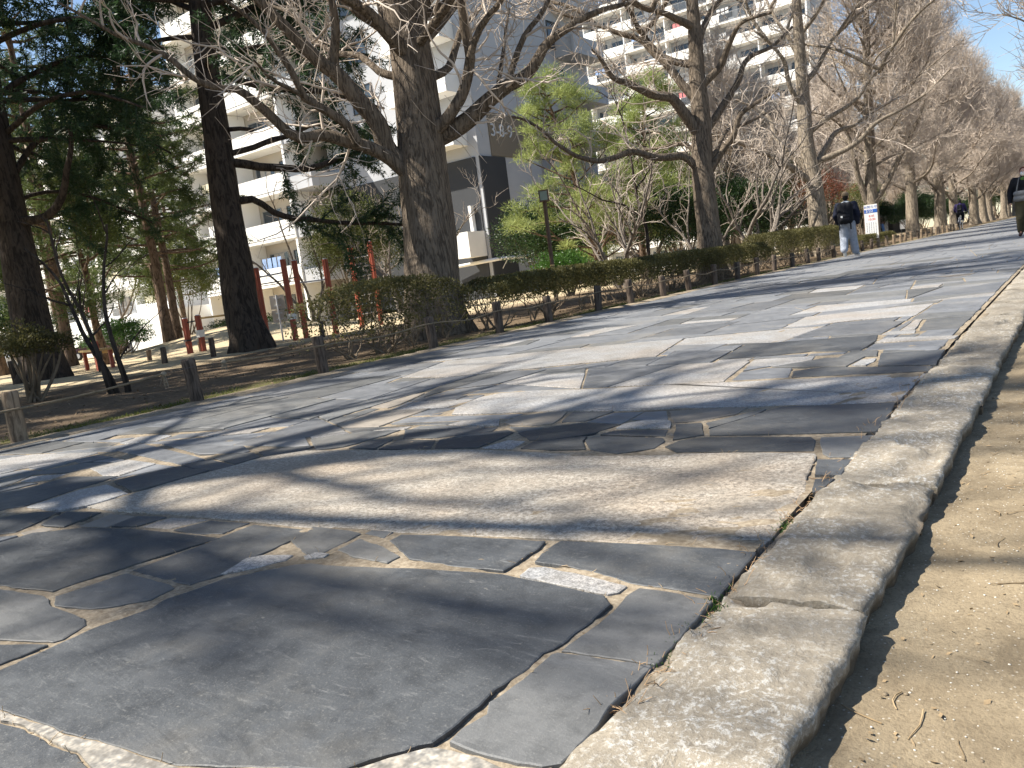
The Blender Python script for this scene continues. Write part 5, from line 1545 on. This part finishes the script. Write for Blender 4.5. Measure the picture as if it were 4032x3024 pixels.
# dark shelter and board at the far lawn
t = empty('park_shelter', (-16.5, 86, 0), 0, 'dark flat-roofed park shelter beyond the brown-jacketed person', 'shelter')
Acc().box((0, 0, 2.55), (6.4, 4.4, .25)).build('roof', M['metal_dark'], t, smooth=False)
Acc().box((0, 1.6, 1.2), (6.0, .2, 2.45)).build('wall', M['charcoal'], t, smooth=False)
for x in (-2.8, -.9, .9, 2.8): Acc().box((x, -1.8, 1.2), (.35, .35, 2.45)).build('pillar', M['charcoal'], t, smooth=False)
for x in (-1.9, 1.9): Acc().box((x, -.4, .9), (1.3, .15, 1.9)).build('partition', M['charcoal'], t, smooth=False)
t = empty('sign_board', (-13.2, 80, 0), 0, 'pale grey board on short legs in front of the dark shelter', 'sign')
Acc().box((0, 0, .75), (1.0, .05, .85)).build('panel', M['wall_grey'], t, smooth=False)
for x in (-.4, .4): Acc().box((x, .03, .4), (.06, .06, .9)).build('leg', M['metal_dark'], t, smooth=False)
t = empty('notice_case', (-57, 31, gz(-57, 31)), math.radians(20), 'glazed notice case on posts in front of the white annexe', 'notice case')
Acc().box((0, 0, 1.55), (1.5, .16, 1.15)).build('case', M['metal_dark'], t, smooth=False)
Acc().box((0, -.09, 1.5), (1.3, .02, .85)).build('pane', M['wall_grey'], t, smooth=False)
for x in (-.7, .7): Acc().box((x, 0, .7), (.08, .08, 1.5)).build('leg', M['metal_dark'], t, smooth=False)
Acc().box((0, 0, 2.18), (1.7, .4, .08)).build('roof', M['metal_dark'], t, smooth=False)

# ------------------------------------------------------------------ parked cars
tyre = plain('tyre_rubber', (.02, .02, .02), .8, .2)
def car(label, x, y, rz, colour, van=False):
    t = empty('parked_car', (x, y, gz(x, y)-.0), rz, label, 'car', 'cars parked by the white blocks')
    paint, nt, b = mat('car_paint', .25, .5); b.inputs['Base Color'].default_value = (*colour, 1)
    prof = [(-2.0, .35), (-2.05, .7), (-1.75, .92), (-1.1, 1.0), (-.55, 1.5), (.9, 1.55), (1.75, 1.1), (2.02, .95), (2.05, .4)] if not van else [(-1.8, .35), (-1.85, .8), (-1.5, 1.05), (-1.15, 1.75), (1.65, 1.8), (1.78, 1.1), (1.8, .4)]
    a = Acc(); n = len(prof); W = .82
    v = []
    for s in (-1, 1):
        for px, pz in prof: v.append((px, s*(W-(.12 if pz > 1.2 else 0)), pz))
    a.add(v, [list(range(n))]); a.add(v, [list(range(n, 2*n))[::-1]])
    a.add(v, [(i, (i+1) % n, n+(i+1) % n, n+i) for i in range(n)])
    a.build('body', paint, t, smooth=False)
    gz0, gz1 = (1.03, 1.45) if not van else (1.1, 1.65)
    for s in (-1, 1):
        g = Acc(); xs = (-.72, 1.35, .82, -.42) if not van else (-1.1, 1.55, 1.5, -.95)
        g.add([(xs[0], s*(W-.03), gz0), (xs[1], s*(W-.03), gz0), (xs[2], s*(W-.115), gz1), (xs[3], s*(W-.115), gz1)], [(0, 1, 2, 3)])
        g.build('side_window', M['glass'], t, smooth=False)
    e = prof[3:5] if not van else prof[2:4]; d = Vector((-.03, 0, .02))
    g = Acc(); (xa, za), (xb, zb) = e
    g.add([(xa+.06-.03, -.68, za+.08), (xa+.03, .68, za+.08), (xb-.06, .62, zb-.04), (xb-.06, -.62, zb-.04)], [(0, 1, 2, 3)]); g.build('windscreen', M['glass'], t, smooth=False)
    for px in (-1.25, 1.3):
        for s in (-1, 1):
            w = Acc(); w.tube([(px, s*.70, .31), (px, s*.85, .31)], .31, 16); wo = w.build('wheel', tyre, t)
            Acc().tube([(px, s*.852, .31), (px, s*.862, .31)], .18, 12).build('rim', M['steel'], wo)
    for s in (-1, 1): Acc().box((-2.0 if not van else -1.83, s*.58, .74), (.08, .28, .13)).build('headlight', M['white'], t, smooth=False)
car('dark red-brown car parked in front of the white annexe', -60, 29.5, .3, (.05, .02, .02))
car('blue car parked behind the mound, beside the paired conifer trunks', -62, 37.0, .2, (.03, .12, .2), True)
car('silver car glimpsed at the left edge behind the massive cedar', -52, 19.5, .25, (.5, .52, .55))
car('pale blue car behind the slim conifer trunk', -62, 26.5, .35, (.2, .3, .42))

# ------------------------------------------------------------------ people
def fuse(acc, name, voxel, material, parent):
    """closed pieces fused into one continuous skin"""
    me = acc.mesh(name)
    o = bpy.data.objects.new('tmp', me); COL.objects.link(o)
    r = o.modifiers.new('r', 'REMESH'); r.mode = 'VOXEL'; r.voxel_size = voxel; r.use_smooth_shade = True
    s = o.modifiers.new('s', 'SMOOTH'); s.factor = .5; s.iterations = 3
    dg = bpy.context.evaluated_depsgraph_get(); dg.update()
    out = bpy.data.meshes.new_from_object(o.evaluated_get(dg))
    bpy.data.objects.remove(o)
    out.polygons.foreach_set('use_smooth', np.ones(len(out.polygons), dtype=bool))
    return link(name, out, parent, material)

skin = plain('skin', (.55, .33, .24), .55, .35, .06, 20)
def cloth(name, c, rough=.85): return plain(name, c, rough, .2, .14, 14, .25)

def person(label, loc, rz, s, P, out, voxel=.0125, fingers=True):
    """P: joints in metres, facing +y, left side has negative x"""
    t = empty('person', loc, rz, label, 'person'); t.scale = (s, s, s)
    b = Acc()
    pel, che, nek, hed = (np.array(P[k], float) for k in ('pelvis', 'chest', 'neck', 'head'))
    b.ell(pel, (.15, .11, .13)); b.ell((pel+che)/2, (.14, .10, .2)); b.ell(che, (.165, .11, .16)); b.cap(che, nek, .06, .055); b.cap(nek, hed, .052, .05)
    b.ell(hed, (.075, .092, .108)); b.ell(hed+np.array([0, .035, -.045]), (.055, .055, .062))
    f = hed+np.array([0, .088, 0])
    b.cap(f+np.array([0, 0, .01]), f+np.array([0, .018, -.025]), .010, .015)
    for sx in (-1, 1): b.ell(hed+np.array([sx*.077, -.005, -.01]), (.012, .02, .03))
    for S in 'LR':
        h, k, a, to = (np.array(P[q+S], float) for q in ('hip', 'knee', 'ankle', 'toe'))
        b.cap(h, k, .08, .055); b.cap(k, a, .052, .036); b.cap(a, to, .036, .03)
        sh, el, wr, ha = (np.array(P[q+S], float) for q in ('sh', 'el', 'wr', 'hand'))
        b.cap(che, sh, .09, .055); b.cap(sh, el, .048, .038); b.cap(el, wr, .036, .026)
        d = ha-wr; d /= np.linalg.norm(d)
        side = np.cross(d, [1, 0, 0]); side /= max(np.linalg.norm(side), 1e-6); nor = np.cross(d, side)
        pm_ = wr+d*.05
        b.ell(wr+d*.045, (.026, .036, .045))
        if fingers:
            for q, ln in zip((-1.5, -.5, .5, 1.5), (.06, .072, .068, .052)):
                p0 = wr+d*.08+side*q*.019; p1 = p0+d*ln*.55; p2 = p1+d*ln*.4+nor*.02
                b.cap(p0, p1, .0105, .0095, 6); b.cap(p1, p2, .0095, .008, 6)
            p0 = wr+d*.03+side*.034; p1 = p0+d*.03+side*.022; p2 = p1+d*.03
            b.cap(p0, p1, .013, .011, 6); b.cap(p1, p2, .011, .009, 6)
    body = fuse(b, 'body', voxel*.85 if fingers else voxel, skin, t)
    # trousers
    c = Acc(); w = out.get('wide', 1.0)
    c.ell(pel+np.array([0, 0, .0]), (.175, .135, .15))
    for S in 'LR':
        h, k, a = (np.array(P[q+S], float) for q in ('hip', 'knee', 'ankle'))
        m2 = a+np.array([0, -.01, .035])
        c.cap(h, k, .112*w**.5, .088*w); c.cap(k, m2, .088*w, .078*w)
    fuse(c, 'trousers', voxel*1.2, out['trousers'], t)
    # jacket
    c = Acc(); j = out.get('puff', 1.0)
    c.ell((pel*.7+che*.3), (.185*j, .15*j, .17)); c.ell((pel+che)/2, (.19*j, .15*j, .22)); c.ell(che, (.205*j, .145*j, .17)); c.cap(che+np.array([0, 0, .08]), nek, .10, .07)
    for S in 'LR':
        sh, el, wr = (np.array(P[q+S], float) for q in ('sh', 'el', 'wr'))
        c.cap(che+np.array([0, 0, .05]), sh, .10, .082*j); c.cap(sh, el, .08*j, .066*j); c.cap(el, wr, .066*j, .05*j)
    fuse(c, 'jacket', voxel*1.2, out['jacket'], t)
    # shoes
    for S in 'LR':
        a, to = (np.array(P[q+S], float) for q in ('ankle', 'toe'))
        c = Acc(); dd = to-a; dd /= np.linalg.norm(dd)
        c.cap(a+np.array([0, 0, -.03])-dd*.035, to, .048, .042); c.cap(a, a+np.array([0, 0, -.03]), .045, .045)
        fuse(c, 'shoe', .010, out['shoes'], t)
        so = Acc(); so.cap(a-dd*.05+np.array([0, 0, -.066]), to+np.array([0, 0, -.03])+dd*.01, .03, .025); 
    # hair / cap / mask
    if 'hair' in out:
        c = Acc(); c.ell(hed+np.array([0, -.018, .028]), (.085, .094, .098)); c.ell(hed+np.array([0, -.045, -.03]), (.078, .065, .085))
        fuse(c, 'hair', .012, out['hair'], t)
    if 'cap' in out:
        c = Acc(); c.ell(hed+np.array([0, -.008, .05]), (.098, .115, .085)); c.ell(hed+np.array([0, .10, .035]), (.075, .085, .014))
        fuse(c, 'cap', .010, out['cap'], t)
    if 'mask' in out:
        c = Acc(); c.ell(hed+np.array([0, .07, -.045]), (.068, .045, .055)); mk = fuse(c, 'face_mask', .008, out['mask'], t)
    if P.get('face'):
        for sx in (-1, 1): Acc().ell(hed+np.array([sx*.032, .083, .012]), (.013, .008, .007), nu=8, nv=6).build('eye', M['metal_dark'], t)
    return t

white_shoe = cloth('white_shoe', (.6, .6, .58), .6); black_cloth = cloth('black_cloth', (.012, .013, .017)); navy = cloth('navy_cloth', (.014, .017, .032))
base = dict(pelvis=(0, 0, .93), chest=(0, .01, 1.29), neck=(0, 0, 1.45), head=(0, .02, 1.58),
            hipL=(-.09, 0, .90), kneeL=(-.10, .03, .49), ankleL=(-.10, -.02, .095), toeL=(-.11, .13, .05),
            hipR=(.09, 0, .90), kneeR=(.10, .03, .49), ankleR=(.10, -.02, .095), toeR=(.11, .13, .05),
            shL=(-.19, 0, 1.38), elL=(-.25, -.03, 1.10), wrL=(-.25, .04, .86), handL=(-.24, .06, .76),
            shR=(.19, 0, 1.38), elR=(.25, -.03, 1.10), wrR=(.25, .04, .86), handR=(.24, .06, .76))
# the walker with a backpack, seen from behind, mid-stride
P = dict(base, kneeL=(-.10, .02, .50), ankleL=(-.09, -.20, .17), toeL=(-.09, -.10, .05), kneeR=(.11, .14, .49), ankleR=(.15, .17, .095), toeR=(.21, .30, .05),
         elL=(-.27, -.05, 1.12), wrL=(-.23, .12, .93), handL=(-.2, .2, .9), elR=(.28, -.06, 1.11), wrR=(.25, .10, .90), handR=(.23, .18, .85), neck=(0, 0, 1.47), head=(0, .02, 1.62))
w = person('walker seen from behind in a brown cap with a black backpack and pale trousers', (-5.48, 24.1, 0), math.radians(6), 1.045, P,
           dict(trousers=cloth('pale_grey_trousers', (.3, .33, .39)), jacket=navy, shoes=white_shoe, hair=cloth('dark_hair', (.015, .012, .01)), cap=cloth('brown_cap', (.2, .15, .1)), wide=1.28, puff=1.28), fingers=True)
c = Acc(); c.ell((0, -.05, 1.44), (.12, .10, .06)); c.ell((0, -.12, 1.39), (.125, .07, .085)); fuse(c, 'hood', .012, cloth('pale_blue_hood', (.42, .46, .5)), w)
bp = empty('backpack', (-5.48, 24.1, 0), math.radians(6), 'black backpack on the capped walker, with a small white patch', 'backpack'); bp.scale = (1.045,)*3
c = Acc()
for z0, z1, d0 in ((.98, 1.20, .10), (1.1, 1.36, .085)): c.cap((-.10, -.27, z0), (-.10, -.26, z1), .10, .10); c.cap((.10, -.27, z0), (.10, -.26, z1), .10, .10); c.cap((0, -.27, z0), (0, -.26, z1), .11, .11)
main = fuse(c, 'bag', .014, black_cloth, bp)
c = Acc(); c.cap((-.08, -.37, 1.0), (.08, -.37, 1.0), .06, .06); c.cap((-.08, -.36, 1.08), (.08, -.36, 1.08), .06, .06); fuse(c, 'front_pocket', .012, black_cloth, bp)
Acc().box((-.07, -.425, 1.08), (.05, .012, .05)).build('white_patch', M['white'], bp, smooth=False)
for x in (-.15, .13): Acc().box((x, -.33, .86), (.035, .012, .26)).build('strap', black_cloth, bp, smooth=False)
# masked man walking towards the camera at the right edge
P = dict(base, kneeL=(-.10, .07, .49), ankleL=(-.10, .06, .095), toeL=(-.11, .22, .05), kneeR=(.10, .02, .49), ankleR=(.10, -.14, .12), toeR=(.11, 0, .05),
         elL=(-.30, -.02, 1.12), wrL=(-.31, .06, .88), handL=(-.30, .09, .79), elR=(.29, -.02, 1.12), wrR=(.29, .07, .88), handR=(.28, .1, .79), face=1)
w = person('masked man in a black jacket and olive trousers walking towards the camera', (-1.28, 24.6, 0), math.radians(180), 1.04, P,
           dict(trousers=cloth('olive_trousers', (.085, .075, .045)), jacket=black_cloth, shoes=cloth('dark_shoe', (.05, .03, .03)), hair=cloth('reddish_hair', (.14, .045, .025)), mask=cloth('white_mask', (.72, .72, .7)), wide=1.05, puff=1.12), fingers=True)
Acc().ell((0, .1, 1.40), (.07, .05, .06)).build('green_collar', cloth('green_shirt', (.08, .16, .04)), w)
bg = empty('shoulder_bag', (-1.28, 24.6, 0), math.radians(180), 'grey shoulder bag worn across the masked man in black', 'bag'); bg.scale = (1.04,)*3
c = Acc(); c.cap((-.02, .21, .94), (.15, .21, .94), .075, .075); c.cap((-.02, .21, 1.06), (.15, .21, 1.06), .07, .07); fuse(c, 'bag', .012, cloth('grey_bag', (.16, .165, .17)), bg)
Acc().tube([(-.02, .23, 1.08), (-.05, .215, 1.25), (-.09, .13, 1.42), (-.10, 0, 1.47)], .016, 6).build('strap', cloth('strap_grey', (.12, .125, .13)), bg)
Acc().tube([(.15, .23, 1.08), (.12, .215, 1.25), (.09, .13, 1.42), (.06, 0, 1.47)], .016, 6).build('strap', cloth('strap_grey', (.12, .125, .13)), bg)
# cyclist riding away
bk = empty('bicycle', (-5.79, 52.2, 0), 0, 'silver bicycle ridden away along the path', 'bicycle')
silver = plain('silver_frame', (.5, .5, .52), .35, .5)
def wheel(y, r=.33):
    a = Acc(); n = 28
    ring = [(0, y+r*math.cos(2*math.pi*i/n), r+.018+r*math.sin(2*math.pi*i/n)) for i in range(n+1)]
    a.tube(ring, .018, 8, cap=False); w = a.build('wheel', tyre, bk)
    s = Acc()
    ring2 = [(0, y+(r-.025)*math.cos(2*math.pi*i/n), r+.018+(r-.025)*math.sin(2*math.pi*i/n)) for i in range(n+1)]
    s.tube(ring2, .009, 5, cap=False)
    s.build('rim', silver, w)
    k = Acc()
    for i in range(14):
        an = 2*math.pi*i/14; k.tube([(.02*(-1)**i, y, r+.018), (0, y+(r-.025)*math.cos(an), r+.018+(r-.025)*math.sin(an))], .0022, 3, cap=False)
    k.tube([(-.05, y, r+.018), (.05, y, r+.018)], .018, 8); k.build('spokes', silver, w)
wheel(-.52); wheel(.55)
a = Acc(); BB = (0, -.08, .30); seat = (0, -.24, .78); headt = (0, .36, .78)
for p, q in ((BB, seat), (BB, headt), (seat, headt)): a.tube([p, q], .017, 8)
for x in (-.05, .05): a.tube([(x, -.52, .348), (x*.4, -.08, .30)], .010, 6); a.tube([(x, -.52, .348), (x*.4, -.22, .72)], .010, 6); a.tube([(x, .55, .348), (x*.7, .38, .70)], .012, 6)
a.tube([headt, (0, .34, .98)], .015, 8); a.build('frame', silver, bk)
a = Acc(); a.tube([(-.28, .2, 1.0), (-.2, .3, 1.0), (0, .35, .99), (.2, .3, 1.0), (.28, .2, 1.0)], .012, 8); a.build('handlebar', silver, bk)
Acc().ell((0, -.27, .85), (.09, .13, .035)).build('saddle', black_cloth, bk)
for sx, z, y in ((-1, .16, -.02), (1, .44, -.14)):
    a = Acc(); a.bar((sx*.06, -.08, .30), (sx*.08, y, z), .02); a.box((sx*.14, y, z), (.1, .07, .02)); a.build('pedal', M['metal_dark'], bk, smooth=False)
a = Acc(); n = 12
for i in range(n): pass
a.tube([(0, -.52+.36*math.cos(t2), .348+.36*math.sin(t2)) for t2 in np.linspace(.2, 2.9, 14)], .022, 6); a.build('mudguard', silver, bk)
P = dict(pelvis=(0, -.26, .96), chest=(0, -.08, 1.30), neck=(0, .0, 1.45), head=(0, .06, 1.57),
         hipL=(-.09, -.24, .94), kneeL=(-.12, .10, .60), ankleL=(-.13, -.02, .24), toeL=(-.14, .10, .19), hipR=(.09, -.24, .94), kneeR=(.13, .12, .80), ankleR=(.13, -.12, .53), toeR=(.14, .0, .48),
         shL=(-.19, -.05, 1.37), elL=(-.27, .03, 1.15), wrL=(-.27, .16, 1.03), handL=(-.27, .23, 1.01), shR=(.19, -.05, 1.37), elR=(.27, .03, 1.15), wrR=(.27, .16, 1.03), handR=(.27, .23, 1.01))
w = person('cyclist seen from behind in a purple-navy jacket', (-5.79, 52.2, 0), 0, 1.0, P, dict(trousers=black_cloth, jacket=cloth('purple_navy_jacket', (.04, .03, .10)), shoes=white_shoe, hair=cloth('black_hair', (.012, .011, .01)), puff=1.1), .013, False)
bp = empty('backpack', (-5.79, 52.2, 0), 0, 'small black backpack on the cyclist', 'backpack')
c = Acc(); c.cap((-.06, -.30, 1.10), (-.06, -.24, 1.34), .09, .08); c.cap((.06, -.30, 1.10), (.06, -.24, 1.34), .09, .08); fuse(c, 'bag', .015, black_cloth, bp)
c = Acc(); c.cap((-.06, -.38, 1.12), (.06, -.38, 1.12), .045, .045); fuse(c, 'front_pocket', .012, cloth('worn_black', (.04, .04, .042)), bp)
# far pedestrian with a mask
w = person('distant pedestrian in a dark padded jacket and mask between the ginkgo trunks', (-9.3, 93, 0), math.radians(175), 1.0, dict(base, face=1),
           dict(trousers=cloth('charcoal_trousers', (.04, .042, .05)), jacket=cloth('slate_padded', (.045, .05, .065)), shoes=black_cloth, hair=black_cloth, mask=cloth('white_mask2', (.75, .75, .74)), puff=1.25), .014, False)
c = Acc(); c.cap((.28, .12, .50), (.28, -.02, .50), .10, .10); o = fuse(c, 'shopping_bag', .015, cloth('grey_shopper', (.12, .12, .13)), None)
o.location = (-9.3, 93, 0); o.rotation_euler = (0, 0, math.radians(175)); props(o, 'grey bag carried by the distant masked pedestrian', 'bag')
Acc().tube([(.28, .1, .6), (.26, .06, .76), (.28, 0, .6)], .008, 5).build('handle', black_cloth, o)
# person in a brown jacket, back turned
P = dict(base, chest=(0, .08, 1.28), neck=(0, .14, 1.42), head=(0, .2, 1.52), shL=(-.19, .1, 1.36), shR=(.19, .1, 1.36), elL=(-.24, .1, 1.1), elR=(.24, .1, 1.1), wrL=(-.16, .25, .98), wrR=(.16, .25, .98), handL=(-.1, .33, .98), handR=(.1, .33, .98), ankleL=(-.16, -.05, .095), toeL=(-.18, .1, .05), kneeL=(-.13, .03, .49), ankleR=(.2, .05, .095), toeR=(.24, .2, .05), kneeR=(.15, .05, .49))
person('person in a brown jacket and blue jeans with back turned beyond the notice board', (-12.6, 66, 0), math.radians(-10), 1.0, P, dict(trousers=cloth('blue_jeans', (.12, .22, .42)), jacket=cloth('brown_jacket', (.22, .13, .10)), shoes=black_cloth, hair=cloth('grey_hair', (.3, .29, .28)), puff=1.1), .014, False)

# ------------------------------------------------------------------ small ground litter
rng = np.random.default_rng(99)
def scatter_pebbles(name, label, n, xr, yr, zf, r, material):
    a = Acc()
    for i in range(n):
        x = rng.uniform(*xr); y = yr[0]+(yr[1]-yr[0])*rng.random()**1.6; rr = r*rng.uniform(.5, 1.5)
        q = Matrix.Rotation(rng.uniform(0, 6.28), 3, 'Z')
        a.ell((x, y, zf(x, y)+rr*.2), (rr*rng.uniform(.7, 1.3), rr, rr*.6), q, 5, 3)
    o = a.build(name, material)
    return props(o, label, 'gravel', kind='stuff')
dz = lambda x, y: -.058+.016*noise.noise((x*3, y*3, 0))+.007*noise.noise((x*14, y*14, 5))
scatter_pebbles('gravel', 'pale grit scattered over the tan dirt beside the kerb', 3600, (-.3, 1.3), (.6, 6), dz, .0018, plain('pale_grit', (.55, .52, .46), .7, .3, .3, 90))
scatter_pebbles('gravel', 'dark and tan pebbles lying on the dirt beside the kerb', 220, (-.33, 1.0), (.6, 5), dz, .0045, plain('brown_grit', (.2, .16, .11), .9, .2, .3, 90))
# dry needles and grass in the kerb gap
a = Acc(); b3_ = Acc()
for i in range(420):
    y = 1.0+rng.random()**1.5*3.2; x = -.63+rng.normal()*.018
    d = np.array([rng.normal(), rng.normal(), rng.uniform(0, .5)])
    Q, q = wander(rng, (x, y, -.012), d, rng.uniform(.02, .06), .0011, .0006, 3, .4)
    a.tube(Q, q, 3, cap=False)
props(a.build('dry_litter', plain('dry_straw', (.4, .27, .16), .9, .1, .3, 30)), 'dry needles and straw caught along the kerb joint', 'litter', kind='stuff')
for i in range(260):
    y = rng.choice([1.28, 1.42, 1.18, 1.9])+rng.normal()*.035; x = -.63+rng.normal()*.012
    Q, q = wander(rng, (x, y, -.015), (rng.normal()*.5, rng.normal()*.5, 1), rng.uniform(.008, .022), .0014, .0005, 3, .4)
    b3_.tube(Q, q, 3, cap=False)
props(b3_.build('weeds', M['leaf_green']), 'tiny green weeds growing in the joint between flagstones and kerb', 'weeds', kind='stuff')
# leaf litter on the shaded soil
k = 5200
x = -6.15-np.abs(rng.normal(size=k))*3.0; y = rng.uniform(1.5, 22, k)
z = np.array([gz(a_, b_)+.05*noise.noise((a_*.45, b_*.45, 3))*(a_ < -6.3)+.02*noise.noise((a_*1.7, b_*1.7, 8))*(a_ < -6.3) for a_, b_ in zip(x, y)])+.004
d = rnd_dirs(rng, k); d[:, 2] *= .25; nn = rnd_dirs(rng, k)*.3; nn[:, 2] = 1
c = Acc(); v, f = blades(np.stack([x, y, z], axis=1), d, nn, rng.uniform(.02, .05, k), rng.uniform(.01, .03, k)); c.add(v, f)
props(c.build('leaf_litter', plain('dead_leaves', (.2, .14, .085), .9, .1, .45, 3), smooth=False), 'dry brown leaves strewn over the soil behind the rope', 'leaves', kind='stuff')
# moss tufts on the soil beside the flagstones
k = 16000
y = rng.uniform(.5, 22, k); x = -6.04-np.abs(rng.normal(size=k))*.22
m_ = np.array([noise.noise((a_*3, b_*3, 2)) for a_, b_ in zip(x, y)]) > -.08
x, y = x[m_], y[m_]; k = len(x)
z = np.array([gz(a_, b_) for a_, b_ in zip(x, y)])-.008
d = rnd_dirs(rng, k)*.7; d[:, 2] = np.abs(d[:, 2])+.35
c = Acc(); v, f = blades(np.stack([x, y, z], axis=1), d, rnd_dirs(rng, k), rng.uniform(.012, .035, k), rng.uniform(.005, .010, k)); c.add(v, f)
props(c.build('moss', leafmat('mossy_grass', (.05, .06, .012), (.13, .15, .035), .3, .7, 3), smooth=False), 'olive moss and short grass along the soil edge of the path', 'moss', kind='stuff')

# leaves and bits of twig blown against the kerb on the dirt
a = Acc(); k = 260
x = -.31+np.abs(rng.normal(size=k))*.16; y = .7+rng.random(k)**1.4*5
P_ = np.stack([x, y, np.array([dz(p, q) for p, q in zip(x, y)])+.002], axis=1)
d = rnd_dirs(rng, k); d[:, 2] *= .3; nn = rnd_dirs(rng, k)*.35; nn[:, 2] = 1
v, f = blades(P_, d, nn, rng.uniform(.008, .022, k), rng.uniform(.003, .010, k)); a.add(v, f)
for i in range(60):
    x = -.3+abs(rng.normal())*.3; y = rng.uniform(.7, 5)
    Q, q = wander(rng, (x, y, dz(x, y)+.003), (rng.normal(), rng.normal(), 0), rng.uniform(.02, .09), .0014, .0008, 4, .5)
    Q[:, 2] = np.array([dz(p[0], p[1]) for p in Q])+.003
    a.tube(Q, q, 3, cap=False)
props(a.build('blown_litter', plain('dry_bits', (.3, .22, .13), .9, .1, .4, 30), smooth=False), 'dry leaf scraps and twig bits on the dirt along the kerb', 'litter', kind='stuff')
# litter and moss caught in the joints of the near flagstones
a = Acc(); mg = Acc()
for k_, P in traced:
    for i in range(len(P)):
        p, q2 = P[i], P[(i+1) % len(P)]
        if math.hypot(*p) > 4.2: continue
        n = rng.poisson(math.hypot(q2[0]-p[0], q2[1]-p[1])*7)
        for _ in range(n):
            t_ = rng.random(); x = p[0]+(q2[0]-p[0])*t_; y = p[1]+(q2[1]-p[1])*t_
            Q, q = wander(rng, (x, y, -.004), (rng.normal(), rng.normal(), .15), rng.uniform(.006, .03), .0010, .0006, 3, .5)
            a.tube(Q, q, 3, cap=False)
props(a.build('joint_litter', plain('joint_straw', (.34, .26, .17), .9, .1, .4, 30)), 'fine dry straw caught in the joints between the near flagstones', 'litter', kind='stuff')
